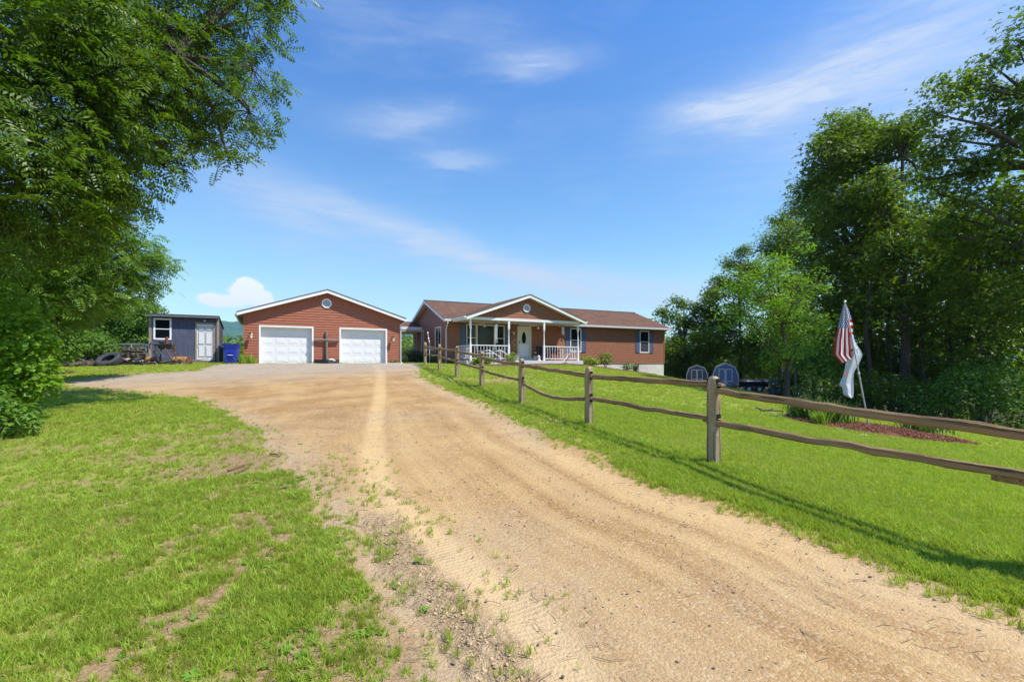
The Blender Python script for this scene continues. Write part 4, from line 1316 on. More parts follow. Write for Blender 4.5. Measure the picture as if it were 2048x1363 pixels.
# ---------------------------------------------------------------- blue garden shed
def build_blue_shed():
    x, y = at(299, 27.6)
    t = thing('garden_shed', 'slate blue plywood shed with flat sloping roof, white window and white six-panel door', 'shed', (x, y, CH + .05), RZ)
    W, D, Hf, Hb = 3.32, 3.5, 2.66, 2.22
    blue = mat_basic('slate_blue_plywood', (.078, .088, .140), .8, var=.12, scale=2, dirt=((.15, .16, .21), 1.6, .5), stretch=(3, 3, .6))
    wx0, wx1, wz0, wz1 = .18, 1.02, 1.30, 2.50; dx0, dx1 = 2.15, 3.13
    w = MB(); w.box((0, .0, .12), (wx0 + .08, .05, 2.52)); w.box((wx1 - .08, 0, .12), (dx0 - .02, .05, 2.52)); w.box((wx0 + .08, 0, .12), (wx1 - .08, .05, wz0 + .06)); w.box((wx0 + .08, 0, wz1 - .06), (wx1 - .08, .05, 2.52)); w.box((0, 0, 2.52), (W, .05, Hf)); w.box((dx1, 0, .12), (W, .05, 2.52)); w.box((dx0 - .02, 0, 2.26), (dx1, .05, 2.52))
    for xx in (.0, W - .05):
        w.hexa([(xx, .05, .12), (xx + .05, .05, .12), (xx + .05, D, .12), (xx, D, .12), (xx, .05, Hf), (xx + .05, .05, Hf), (xx + .05, D, Hb), (xx, D, Hb)])
    w.box((0, D, .12), (W, D + .05, Hb)); w.build('wall', blue, t)
    gr = MB()
    for k in range(1, 17):
        xx = k * .2
        if wx0 < xx < wx1 or dx0 - .03 < xx < dx1 + .03: continue
        gr.box((xx - .004, -.003, .12), (xx + .004, .0, 2.44))
    gr.parts('plywood_joint', mat_basic('plywood_joint', (.05, .055, .10), .8), t)
    r = MB(); r.hexa([(-.06, -.34, Hf + .03), (W + .06, -.34, Hf + .03), (W + .06, D + .1, Hb), (-.06, D + .1, Hb), (-.06, -.34, Hf + .07), (W + .06, -.34, Hf + .07), (W + .06, D + .1, Hb + .04), (-.06, D + .1, Hb + .04)])
    r.build('roof', M['shingle_edge'], t)
    MB().box((-.05, -.33, Hf - .08), (W + .05, -.30, Hf + .03)).build('fascia', mat_basic('slate_fascia', (.14, .145, .165), .8), t)
    tr = MB(); tr.box((-.03, -.025, .1), (.09, -.001, Hf)); tr.box((W - .10, -.025, .1), (W + .02, -.001, Hf)); tr.box((W + .002, 0, .1), (W + .025, .10, Hf)); tr.box((W + .002, D - .1, .1), (W + .025, D + .04, Hb)); tr.parts('corner_board', M['wood_trim'], t)
    sk = MB(); sk.box((2.05, -.22, -.02), (3.25, -.001, .06)); sk.box((2.1, -.12, .06), (3.2, -.002, .10)); sk.parts('step', M['wood_grey'], t)
    MB().box((0, .002, .02), (W, D, .12)).build('floor_frame', M['wood_grey'], t)
    window(t, wx0, wx1, wz0, wz1, 'white', 'shedwin')
    df = MB(); df.box((dx0, -.03, .10), (dx0 + .08, .04, 2.34)); df.box((dx1 - .08, -.03, .10), (dx1, .04, 2.34)); df.box((dx0 + .08, -.03, 2.24), (dx1 - .08, .04, 2.34)); o = df.build('door_frame', M['wood_trim'], t)
    MB().box((dx0 + .08, .016, .14), (dx1 - .08, .05, 2.24)).build('shed_door', M['door_white'], o)
    a0 = dx0 + .16
    for (a, b, c, d) in [(a0, a0 + .29, .36, .95), (a0 + .37, a0 + .66, .36, .95), (a0, a0 + .29, 1.08, 1.74), (a0 + .37, a0 + .66, 1.08, 1.74), (a0, a0 + .29, 1.86, 2.08), (a0 + .37, a0 + .66, 1.86, 2.08)]:
        q = MB(); e = .022
        q.hexa([(a, .015, c), (b, .015, c), (b - e, -.004, c + e), (a + e, -.004, c + e), (a, .015, d), (b, .015, d), (b - e, -.004, d - e), (a + e, -.004, d - e)])
        trim_frame(MB(), a - .014, b + .014, c - .014, d + .014, .012, .002, .0155).build('panel_groove_shade', mat_cache('groove_shade_grey', (.20, .20, .22)), o)  # dark grey strips paint the shade in the grooves round each panel
        q.build('door_panel', M['door_white'], o)
    MB().tube([(dx0 + .13, .01, 1.05), (dx0 + .13, -.05, 1.05), (dx0 + .21, -.06, 1.06)], .014, 6).build('door_handle', M['black'], o)
    MB().box((2.58, -.05, 2.40), (2.68, 0, 2.47)).build('motion_light', M['white'], t)
    return t


_mc = {}


def mat_cache(name, col, **k):
    if name not in _mc: _mc[name] = mat_basic(name, col, **k)
    return _mc[name]


_win = window


def window(parent, x0, x1, z0, z1, fm='white', kind='hung', R=None):
    if kind != 'shedwin': return _win(parent, x0, x1, z0, z1, fm, kind, R)
    fr = trim_frame(MB(), x0, x1, z0, z1, .085, -.03, .04).build('window', M[fm], parent)
    zm = (z0 + z1) / 2
    MB().box((x0 + .085, -.01, zm - .022), (x1 - .085, .03, zm + .022)).build('sash', M[fm], fr)
    MB().box((x0 + .085, .012, zm + .022), (x1 - .085, .018, z1 - .085)).build('pane', M['glass'], fr)
    MB().box((x0 + .085, .006, z0 + .085), (x1 - .085, .012, zm - .022)).build('pane', M['glass'], fr)
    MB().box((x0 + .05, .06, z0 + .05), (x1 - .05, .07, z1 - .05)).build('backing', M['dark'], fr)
    return fr


build_blue_shed()


def place(px, D, dz=0.0):
    x, y = at(px, D); return (x, y, ground_z(x, y) + dz)


# ---------------------------------------------------------------- recycling bin
def build_bin():
    blue = mat_basic('blue_bin_plastic', (.012, .045, .42), .35, var=.06, spec=.5)
    t = thing('wheeled_bin', 'bright blue plastic wheeled bin with dark blue lid between blue shed and garage', 'bin', place(463, 27.2), math.radians(20))
    b = MB(); b.hexa([(-.27, -.27, .04), (.27, -.27, .04), (.27, .25, .10), (-.27, .25, .10), (-.35, -.37, .98), (.35, -.37, .98), (.35, .38, .98), (-.35, .38, .98)]); b.build('body', blue, t, bevel=.02)
    r = MB(); r.box((-.39, -.41, .96), (.39, .42, 1.03)); r.build('rim', blue, t, bevel=.01)
    for k in range(6):
        MB().box((-.32 + k * .115, -.425, .90), (-.27 + k * .115, -.40, 1.00)).build('rim_rib', blue, t)
    MB().hexa([(-.38, -.43, 1.03), (.38, -.43, 1.03), (.38, .42, 1.03), (-.38, .42, 1.03), (-.34, -.38, 1.08), (.34, -.38, 1.08), (.34, .38, 1.12), (-.34, .38, 1.12)]).build('lid', mat_cache('dark_blue_lid', (.012, .018, .09), rough=.4), t)
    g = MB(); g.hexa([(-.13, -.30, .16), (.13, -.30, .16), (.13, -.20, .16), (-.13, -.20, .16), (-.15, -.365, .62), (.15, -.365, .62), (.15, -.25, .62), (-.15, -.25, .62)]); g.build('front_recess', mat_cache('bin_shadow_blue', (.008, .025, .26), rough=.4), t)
    MB().tube([(-.13, -.37, .47), (.13, -.37, .47)], .014, 6).build('grab_bar', M['metal_white'], t)
    w = MB(); w.tube([(-.34, .28, .12), (-.27, .28, .12)], .12, 14); w.build('wheel', M['rubber'], t)
    w = MB(); w.tube([(.27, .28, .12), (.34, .28, .12)], .12, 14); w.build('wheel', M['rubber'], t)


build_bin()


# ---------------------------------------------------------------- wooden cross leaning on the garage
def build_cross():
    x, y = gl(4.40, -.12)
    log = mat_wood('peeled_log', (.27, .23, .20), (.13, .105, .09), lichen=(.46, .43, .38))
    t = thing('wooden_cross', 'large grey log cross standing against garage between the two white doors', 'cross', (x, y, CH - .02), RZ)
    MB().tube([(0, -.04, 0), (.01, -.02, .6), (-.01, 0, 1.2), (0, .02, 1.95)], [.085, .08, .082, .078], 9).build('upright', log, t, smooth=True)
    MB().tube([(-.72, -.0, 1.42), (-.3, -.03, 1.45), (.3, -.03, 1.44), (.70, -.0, 1.41)], [.066, .07, .068, .066], 9).build('crossbar', log, t, smooth=True)
    x, y = gl(4.42, -.30)
    p = thing('planter_bed', 'low black corner planter box at the foot of the wooden cross', 'planter', (x, y, CH - .03), RZ)
    ww = mat_cache('dark_timber', (.04, .04, .045), rough=.8)
    MB().hexa([(-.72, .25, 0), (-.72, .20, 0), (.0, -.42, 0), (.05, -.36, 0), (-.72, .25, .26), (-.72, .20, .26), (.0, -.42, .26), (.05, -.36, .26)]).parts('side_board', ww, p)
    MB().hexa([(.0, -.42, 0), (.72, .20, 0), (.72, .25, 0), (.0, -.36, 0), (.0, -.42, .26), (.72, .20, .26), (.72, .25, .26), (.0, -.36, .26)]).parts('side_board', ww, p)
    MB().poly([(-.7, .24, .20), (0, -.38, .20), (.7, .24, .20)]).build('soil', mat_cache('dark_soil', (.05, .035, .025), rough=.95), p)
    r = random.Random(5); s = stone_mesh('white_rock', mat_cache('white_stone', (.70, .67, .62), rough=.9, bump=.4), r)
    for k, (dx, sz) in enumerate(((.22, .13), (.36, .08))):
        x, y = gl(4.42 + dx, -.32 - k * .06)
        o = link('white_rock', s, None, None, (x, y, CH + .24 - k * .04)); o.scale = (sz * 1.3, sz, sz * 1.5)
        tag(o, ('white rock resting on the black planter beside the wooden cross', 'smaller white rock lying lower in the black planter by the cross')[k], 'rock')


build_cross()


# ---------------------------------------------------------------- fence
def build_fence():
    pm = mat_wood('fence_post_wood', (.52, .385, .225), (.26, .18, .10), lichen=(.42, .40, .36), scale=.5)
    # grain of the posts runs up: rotate coordinates by giving posts their own length along local X
    rm = mat_wood('fence_rail_wood', (.42, .275, .135), (.19, .115, .056), scale=.5)
    t = thing('split_rail_fence', 'weathered two-rail split rail fence running up along the drive to the house', 'fence', (FENCE[1][0], FENCE[1][1], 0))
    off = Vector((FENCE[1][0], FENCE[1][1], 0)); r = random.Random(11); POSTS = []
    H = [1.12, 1.10, 1.06, 1.09, 1.10, 1.11, 1.10, 1.08]
    tops = []
    d = (Vector(FENCE[1]) - Vector(FENCE[0])).normalized(); d3 = Vector((d.x, d.y, 0)); s3 = Vector((d.y, -d.x, 0))   # s3 to the right/away from the drive
    for k, (x, y) in enumerate(FENCE):
        g = ground_z(x, y); tops.append(g)
        h = H[k]; w = .072
        # hewn post: irregular section, tapered top, with mortices showing as dark slots; modelled lying along X then stood up
        bm = bmesh.new(); n = 8; rings = []
        zz = [-.35, 0, .25, .5, .75, h - .12, h - .03, h]
        for q, z in enumerate(zz):
            sc = 1.0 if q < 5 else (.98, .82, .45)[q - 5]
            ring = []
            for j in range(n):
                a = 2 * math.pi * (j + .5) / n
                rx = w * 1.15 * (abs(math.cos(a)) ** .55) * (1 if math.cos(a) > 0 else -1); ry = w * .88 * (abs(math.sin(a)) ** .55) * (1 if math.sin(a) > 0 else -1)
                j1 = 1 + r.uniform(-.07, .07)
                ring.append(bm.verts.new((z, rx * sc * j1, ry * sc * j1)))
            rings.append(ring)
        for a, b in zip(rings[:-1], rings[1:]):
            for j in range(n): bm.faces.new((a[j], a[(j + 1) % n], b[(j + 1) % n], b[j]))
        bm.faces.new(rings[-1]); bm.faces.new(rings[0][::-1])
        bmesh.ops.recalc_face_normals(bm, faces=bm.faces)
        me = bpy.data.meshes.new('post'); bm.to_mesh(me); bm.free(); me.materials.append(pm)
        o = link('post', me, None, t)
        o.matrix_local = Matrix.Translation(Vector((x, y, g)) - off) @ Matrix(((0, d.x, s3.x * 1, 0), (0, d.y, s3.y, 0), (1, 0, 0, 0), (0, 0, 0, 1)))
        POSTS.append((o, g))
    # rails: heights read from the photo, world z at each end (near end, far end)
    def zc(i, py, sh=0.0):   # photo row -> height at post i
        return CH + (HY - py) / F * (FENCE[i][1] + sh)
    seg = [(0, 1, 'top', -.495 + CH, zc(1, 779)), (0, 1, 'low', -.765 + CH, zc(1, 843)),
           (1, 2, 'top', zc(1, 768), zc(2, 752)), (1, 2, 'low', zc(1, 838), zc(2, 795)),
           (2, 3, 'top', zc(2, 750), zc(3, 729)), (2, 3, 'low', zc(2, 794), zc(3, 762)),
           (3, 4, 'top', zc(3, 728), zc(4, 714)), (3, 4, 'low', zc(3, 759), zc(4, 739)),
           (4, 5, 'top', zc(4, 712), zc(5, 702)), (4, 5, 'low', zc(4, 737), zc(5, 724)),
           (5, 6, 'top', zc(5, 699), zc(6, 697)), (5, 6, 'low', zc(5, 722), zc(6, 713)),
           (6, 7, 'top', zc(6, 697), zc(7, 693)), (6, 7, 'low', zc(6, 711), zc(7, 708))]
    for k, (po, g) in enumerate(POSTS):
        for s_ in seg:
            if s_[0] == k or (k == 7 and s_[1] == 7):
                hz = (s_[3] if s_[0] == k else s_[4]) - g
                MB().box((hz - .075, -.087, -.030), (hz + .070, .087, .030)).build('mortice', M['dark'], po)
    sag = {(2, 3, 'low'): .17, (3, 4, 'low'): .04, (5, 6, 'top'): .02, (3, 4, 'top'): .03}
    for (i, j, kind, z0, z1) in seg:
        p = Vector((FENCE[i][0], FENCE[i][1], z0)); q = Vector((FENCE[j][0], FENCE[j][1], z1))
        dirv = (q - p).normalized(); L = (q - p).length + .30
        n = 18; bm = bmesh.new(); rings = []
        hw, hh = .030, .043 if kind == 'top' else .038
        if i == 0: hh *= 1.0
        so = r.uniform(-.02, .02)
        for k in range(n + 1):
            u = k / n; xx = -.15 + L * u
            e = min(1, min(u, 1 - u) * 9 + .45)
            bend = -math.sin(math.pi * u) * sag.get((i, j, kind), r.uniform(0, .015)) + r.uniform(-.006, .006)
            ring = []
            for (a, b) in ((-1, -.75), (-.6, -1), (.6, -.9), (1, -.55), (.8, .7), (.1, 1), (-.7, .85)):
                ring.append(bm.verts.new((xx, a * hw * (1 + r.uniform(-.16, .16)) + so * math.sin(3 * u), b * hh * e * (1 + r.uniform(-.17, .12)) + bend)))
            rings.append(ring)
        m_ = 7
        for a, b in zip(rings[:-1], rings[1:]):
            for c in range(m_): bm.faces.new((a[c], a[(c + 1) % m_], b[(c + 1) % m_], b[c]))
        bm.faces.new(rings[-1]); bm.faces.new(rings[0][::-1]); bmesh.ops.recalc_face_normals(bm, faces=bm.faces)
        me = bpy.data.meshes.new('rail'); bm.to_mesh(me); bm.free(); me.materials.append(rm)
        o = link('rail', me, None, t)
        side = Vector((0, 0, 1)).cross(dirv).normalized(); up = dirv.cross(side)
        sh = s3 * (.008 if (i % 2) else -.012)
        mt = Matrix((dirv, side, up)).transposed().to_4x4(); mt.translation = p - off + sh
        o.matrix_local = mt
    # end of the next rail, poking through the nearest post
    z = CH + (HY - 962) / F * 3.3
    p = Vector((FENCE[0][0], FENCE[0][1], z)) + d3 * .34; q = Vector((FENCE[0][0], FENCE[0][1], z - .02)) - d3 * 1.2
    o = MB().beam(p - off, q - off, .045, .10).build('rail', rm, t)


build_fence()


# ---------------------------------------------------------------- flags
def build_flags():
    bx, by = hit(1740, 858)
    base = Vector((bx, by, ground_z(bx, by)))
    D = by
    top = Vector((at(1690, D - .1, 606)))
    t = thing('flagpole', 'thin grey leaning flagpole standing in the mulch bed', 'flagpole', tuple(base))
    m = mat_basic('grey_pole', (.46, .44, .42), .45, metal=.3)
    MB().tube([(0, 0, -.1), tuple((top - base) * .5), tuple(top - base)], [.020, .018, .014], 8).build('pole', m, t, smooth=True)
    MB().lathe([(.012, 0), (.032, .03), (.032, .05), (.012, .08)], tuple(top - base), 10).build('finial', M['metal_white'], t)
    MB().tube([tuple((top - base) * .44), tuple((top - base) * .455)], .026, 8).build('joint', M['metal_white'], t)

    def P(px, py, dd=0.0):
        x, y, z = at(px, D + dd, py); return Vector((x, y, z))
    # cloth materials
    fm, tt, b = new_mat('flag_cloth')
    uv = tt.add('ShaderNodeUVMap'); ux, uy, _ = tt.sep(uv.outputs[0])
    stripe = tt.math('LESS_THAN', tt.math('FRACT', tt.math('MULTIPLY', uy, 6.5)), .5)
    c = tt.mix(stripe, (.84, .82, .84), (.56, .018, .028))
    canton = tt.math('MULTIPLY', tt.math('LESS_THAN', ux, .4), tt.math('GREATER_THAN', uy, .4615))
    # stars: staggered rows of small five-pointed marks
    fx = tt.math('MULTIPLY', ux, 5.5 / .4); fy = tt.math('MULTIPLY', tt.math('SUBTRACT', uy, .4615), 4.5 / .5385)

    def stars(ox, oy):
        a = tt.math('SUBTRACT', tt.math('FRACT', tt.math('ADD', fx, ox)), .5); bq = tt.math('SUBTRACT', tt.math('FRACT', tt.math('ADD', fy, oy)), .5)
        ang = tt.math('ARCTAN2', a, bq); rad = tt.math('SQRT', tt.math('ADD', tt.math('MULTIPLY', a, a), tt.math('MULTIPLY', bq, bq)))
        lim = tt.math('MULTIPLY_ADD', tt.math('COSINE', tt.math('MULTIPLY', ang, 5)), .10, .23)
        return tt.math('LESS_THAN', rad, lim)
    st = tt.math('MAXIMUM', stars(0, 0), stars(.5, .5))
    c2 = tt.mix(st, (.035, .06, .26), (.78, .78, .80))
    c = tt.mix(canton, c, c2)
    tt.put(b.inputs['Base Color'], c); b.inputs['Roughness'].default_value = .8
    tr = tt.add('ShaderNodeBsdfTranslucent'); tt.put(tr.inputs['Color'], c); mx = tt.add('ShaderNodeMixShader'); mx.inputs[0].default_value = .3
    tt.l.new(b.outputs[0], mx.inputs[1]); tt.l.new(tr.outputs[0], mx.inputs[2]); tt.l.new(mx.outputs[0], fm.node_tree.nodes['Material Output'].inputs[0])

    def sheet(rows, nu, uvf, pleat, phase, dd0=0.0, amp=.06):
        """rows: (py, px_left, px_right, depth offset)"""
        pts = []; uvs = []; N = 40
        for k in range(N + 1):
            q = k / N * (len(rows) - 1); i = min(int(q), len(rows) - 2); f = q - i
            r0, r1 = rows[i], rows[i + 1]
            for j in range(nu + 1):
                s = j / nu
                L = [r0[c_] * (1 - f) + r1[c_] * f for c_ in range(len(r0))]
                px = L[1] * (1 - s) + L[2] * s; pyy = L[0] + (L[3] if len(L) > 3 else 0) * s
                dep = dd0 + math.sin(s * pleat * 6.283 + phase + k * .02) * amp * min(1, .3 + k / N)
                pts.append(tuple(P(px, pyy, dep))); uvs.append(uvf(k / N, s))
        return pts, uvs, N, nu

    def make(name, sheets, mat, label, cat):
        v = []; f = []; uvs = []
        for pts, uv_, N, nu in sheets:
            i0 = len(v); v += pts; uvs += uv_
            for k in range(N):
                for j in range(nu): f.append((i0 + k * (nu + 1) + j, i0 + k * (nu + 1) + j + 1, i0 + (k + 1) * (nu + 1) + j + 1, i0 + (k + 1) * (nu + 1) + j))
        c0 = Vector(v[0])
        me = bpy.data.meshes.new(name); me.from_pydata([tuple(Vector(p) - c0) for p in v], [], f); me.materials.append(mat)
        ul = me.uv_layers.new(name='UVMap')
        for lp in me.loops: ul.data[lp.index].uv = uvs[lp.vertex_index]
        me.polygons.foreach_set('use_smooth', [True] * len(me.polygons))
        o = link(name, me, None, None, tuple(c0)); tag(o, label, cat)
        return o
    # the stars and stripes: fly hangs down, stripes run down the cloth
    A = sheet([(608, 1687, 1691), (622, 1683, 1694), (640, 1679, 1696.5), (655, 1676, 1698), (680, 1670, 1700), (700, 1668, 1702), (708, 1667, 1702), (712, 1670, 1703, 0), (727, 1682, 1706, -12)], 24,
              lambda k, s: (k ** .95 * 1.0, 1 - s * .54), 1.6, .4, 0.0, .05)
    B = sheet([(608, 1690, 1692), (620, 1691, 1698), (635, 1693, 1703), (650, 1695, 1706), (668, 1697, 1706)], 14,
              lambda k, s: (.1 + s * .9 * (1 if k > .55 else .2), .98 - max(0, k - .2) * .8), 1.0, 2.0, .10, .03)
    us = make('flag', [A, B], fm, 'red, white and blue stars and stripes flag hanging limp from the leaning pole top', 'flag')
    # white banner
    wm = mat_basic('white_cloth', (.66, .67, .74), .8, var=.03)
    wt = NT(wm.node_tree); wb = wm.node_tree.nodes['Principled BSDF']; wtr = wt.add('ShaderNodeBsdfTranslucent'); wtr.inputs['Color'].default_value = (.66, .68, .75, 1)
    wx = wt.add('ShaderNodeMixShader'); wx.inputs[0].default_value = .35; wt.l.new(wb.outputs[0], wx.inputs[1]); wt.l.new(wtr.outputs[0], wx.inputs[2]); wt.l.new(wx.outputs[0], wm.node_tree.nodes['Material Output'].inputs[0])
    Wf = sheet([(666, 1701, 1706), (680, 1699, 1709), (692, 1696, 1716), (701, 1695, 1722), (709, 1693, 1725.5), (718, 1692, 1722), (728, 1691, 1718), (740, 1689, 1710), (750, 1686, 1707), (760, 1682, 1706.5), (768, 1678, 1707), (776, 1685, 1707), (788, 1686, 1707), (795, 1698, 1706)], 20,
               lambda k, s: (s, 1 - k), 1.2, .6, .16, .07)
    wf = make('banner', [Wf], wm, 'white cloth banner with dark printed letters hanging folded below the stars and stripes flag', 'banner')
    # print: a dark bar and letters seen from the back of the cloth
    ink = mat_cache('dark_ink', (.05, .05, .07), rough=.8); red = mat_cache('faded_red_ink', (.60, .16, .15), rough=.8)
    c0 = wf.location
    q = MB(); q.poly([tuple(P(1701, 700, .06) - c0), tuple(P(1710, 694, .03) - c0), tuple(P(1711, 697, .03) - c0), tuple(P(1702, 703.5, .06) - c0)]); q.build('printed_bar', ink, wf)
    cu = bpy.data.curves.new('letters', 'FONT'); cu.body = 'THE'; cu.size = .155; cu.align_x = 'CENTER'; cu.extrude = .001
    to = bpy.data.objects.new('tmp', cu); COL.objects.link(to)
    dg = bpy.context.evaluated_depsgraph_get(); me = bpy.data.meshes.new_from_object(to.evaluated_get(dg)); bpy.data.objects.remove(to)
    me.materials.append(ink); o = link('printed_letters', me, None, wf, tuple(P(1709.5, 709, .03) - c0), (math.radians(90), math.radians(-26), 0)); o.scale = (-1, 1, 1)
    q = MB(); n = 8; cc = P(1688.5, 746, .02) - c0
    q.poly([tuple(cc + Vector((.055 * math.cos(6.283 * k / n), -.075, .055 * math.sin(6.283 * k / n) * (1.2 if k % 2 else .9)))) for k in range(n)]); q.build('printed_red_mark', red, wf)


build_flags()


# ---------------------------------------------------------------- two small barn-roofed sheds by the wood
def build_barn_shed(px, D, W, Hh, base_py, col, label, rz, trimc):
    x, y = at(px, D); z = CH + (HY - base_py) / F * D
    t = thing('barn_shed', label, 'shed', (x, y, z), rz)
    hw = W / 2; e = Hh * .55; k = Hh * .86
    prof = [(-hw, 0), (hw, 0), (hw, e), (hw * .74, k), (0, Hh), (-hw * .74, k), (-hw, e)]
    MB().prism(prof, 0, 2.6).build('wall', col, t)
    tr = MB(); w = .07
    P = [(-hw, 0), (-hw, e), (-hw * .74, k), (0, Hh), (hw * .74, k), (hw, e), (hw, 0)]
    for (a, b) in zip(P[:-1], P[1:]): tr.beam((a[0], -.03, a[1]), (b[0], -.03, b[1]), .05, w)
    tr.parts('edge_trim', trimc, t)
    rf = MB()
    for (a, b) in zip(P[1:-2], P[2:-1]):
        rf.hexa([(a[0], -.02, a[1] + .04), (b[0], -.02, b[1] + .04), (b[0], 2.65, b[1] + .04), (a[0], 2.65, a[1] + .04), (a[0], -.02, a[1] + .08), (b[0], -.02, b[1] + .08), (b[0], 2.65, b[1] + .08), (a[0], 2.65, a[1] + .08)])
    rf.parts('roof', mat_cache('grey_roof_felt', (.20, .20, .21), rough=.9), t)
    dh = Hh * .80; dw = W * .28
    for s in (-1, 1):
        d = MB(); a, b = (0, dw) if s > 0 else (-dw, 0)
        d.box((a + .01, -.03, .05), (b - .01, 0, dh)); o = d.build('shed_door', col, t)
        f = trim_frame(MB(), a + .01, b - .01, .05, dh, .06, -.055, -.031); f.box((a + .07, -.055, dh * .42), (b - .07, -.031, dh * .42 + .05)); f.build('door_frame', trimc, o)
        c = MB(); c.beam((a + .05, -.043, .09), (b - .05, -.043, dh * .42), .02, .05); c.beam((b - .05, -.0475, .09), (a + .05, -.0475, dh * .42), .02, .05); c.parts('cross_brace', trimc, o)
    return t


tc1 = mat_cache('pale_shed_trim', (.72, .74, .80)); tc2 = mat_cache('blue_shed_trim', (.50, .58, .74))
build_barn_shed(1394, 44, 1.75, 1.85, 772, mat_cache('grey_blue_siding', (.13, .14, .19)), 'smaller dark blue barn-roofed shed with white trimmed double doors beside the wood', math.radians(-20), tc1)
build_barn_shed(1451, 40, 1.90, 2.20, 781, mat_cache('mid_blue_siding', (.12, .18, .40)), 'larger blue barn-roofed shed with light blue crossed doors at the edge of the wood', math.radians(-21), tc2)


# ---------------------------------------------------------------- scrap and timber in front of the blue shed
WG = M['wood_grey']


def build_scrap():
    r = random.Random(21)
    # stack of old pallets
    def pallet(label, px, D, dz, rz, s=1.0, tilt=0.0):
        t = thing('pallet', label, 'pallet', place(px, D, dz), rz, None); t.rotation_euler = (tilt, 0, rz); t.scale = (s, s, s)
        for k in range(3): MB().box((-.6, -.5 + k * .46, 0), (.6, -.42 + k * .46, .09)).build('bearer', WG, t)
        for k in range(6): MB().box((-.6 + k * .22, -.5, .092), (-.5 + k * .22, .5, .112)).build('slat', WG, t)
        for k in range(3): MB().box((-.6 + k * .5, -.5, -.022), (-.45 + k * .5, .5, -.002)).build('bottom_slat', WG, t)
        return t
    dk = [('dark weathered pallet at the bottom of the stack left of blue shed', .30), ('dark weathered pallet in the middle of the stack left of blue shed', .44), ('dark weathered pallet second from top of the stack left of blue shed', .58), ('dark weathered pallet on top of the stack left of blue shed', .73)]
    for k, (lb, dz) in enumerate(dk):
        pallet(lb, 243 + r.uniform(-5, 5), 26.2, dz, r.uniform(-.2, .2), 1.45 - .05 * k)
    pallet('grey broken pallet lying flat under the tyre left of the shed', 205, 24.6, .05, .15, 1.6)
    pallet('grey broken pallet leaning at the far left end of the timber pile', 176, 24.4, .04, -.2, 1.2, -.10)
    # loose boards
    lbs = ['grey board lying across the left end of the timber pile', 'long grey board at the front of the timber pile', 'short grey board sloping over the timber pile', 'pale board on the timber pile behind the tyre',
           'pale broken board on the ground right of the tyre', 'grey plank under the rusty machine', 'pale plank in front of the rusty machine', 'brown board at the front of the pallet stack']
    spec = [((150, 24.2, .05), (188, 24.6, .42)), ((163, 23.9, .08), (205, 23.9, .10)), ((178, 24.3, .30), (212, 24.6, .22)), ((208, 25.2, .45), (252, 25.2, .30)), ((250, 24.8, .04), (268, 24.6, .22)), ((280, 25.6, .03), (310, 25.5, .06)), ((322, 25.4, .03), (378, 25.8, .05)), ((222, 25.6, .62), (268, 25.7, .78))]
    for lb, (a, b) in zip(lbs, spec):
        pa = Vector(place(*a)); pb = Vector(place(*b)); c = (pa + pb) / 2
        o = MB().beam(tuple(pa - c), tuple(pb - c), .16, .035).build('board', M['wood_trim'] if 'pale' in lb else WG, None, tuple(c)); tag(o, lb, 'board')
    # wide ramp board leaning to the shed door
    t = MB().hexa([(-.9, -.35, 0), (.75, -.35, .22), (.8, .30, .26), (-.6, .30, .02), (-.9, -.35, .035), (.75, -.35, .255), (.8, .30, .295), (-.6, .30, .055)]).build('ramp', M['wood_trim'], None, place(380, 27.0, 0.01), (0, 0, .35)); tag(t, 'wide pale wooden ramp board leading up to the shed door', 'ramp')
    # big tractor tyre lying tilted
    t = thing('tyre', 'large black truck tyre lying tilted on the timber pile left of blue shed', 'tyre', place(218, 24.0, .30), 0)
    t.rotation_euler = (math.radians(38), 0, 0)
    MB().lathe([(.30, -.13), (.44, -.16), (.50, -.13), (.515, -.08), (.515, .08), (.50, .13), (.44, .16), (.30, .13), (.27, .09), (.40, .07), (.40, -.07), (.27, -.09), (.30, -.13)], (0, 0, 0), 36).build('carcass', M['rubber'], t, smooth=True)
    tb = MB().box((.505, -.03, -.12), (.53, .02, .12)).mesh('tread_block', M['rubber'])
    for k in range(32):
        o = link('tread_block', tb, None, t, (0, 0, 0), (0, 0, 2 * math.pi * k / 32))
    # rusty tank
    rust = mat_cache('yellow_paint', (.40, .21, .06), rough=.6, dirt=((.16, .06, .03), 3, .8)); ru = mat_cache('rusty_iron', (.20, .07, .035), rough=.8, var=.4, dirt=((.07, .04, .03), 5, .8)); gm = mat_cache('dark_grey_iron', (.06, .06, .07), rough=.5, var=.4)
    t = thing('tank', 'yellow rusty cylindrical tank lying on planks in front of the blue shed', 'tank', place(349, 26.2, .24), .1)
    MB().tube([(-.02, 0, -.04), (.0, 0, -.04), (.62, 0, -.04), (.66, 0, -.04)], [.16, .20, .20, .16], 18).build('barrel', rust, t, smooth=True)
    MB().tube([(.66, 0, -.04), (.72, 0, -.04)], .19, 18).build('end_flange', ru, t); MB().tube([(.2, 0, .22), (.2, 0, .34)], .04, 8).build('filler', ru, t)
    t = thing('tank', 'smaller yellow and rust coloured tank left of the rusty machine', 'tank', place(296, 25.9, .22), -.05)
    MB().tube([(-.02, 0, 0), (0, 0, 0), (.60, 0, 0), (.62, 0, 0)], [.14, .19, .19, .14], 16).build('barrel', rust, t, smooth=True)
    # scrap machine: engine on legs
    t = thing('machine', 'dark rusty scrap machine on splayed legs standing before the shed window', 'machine', place(330, 25.6), .1)
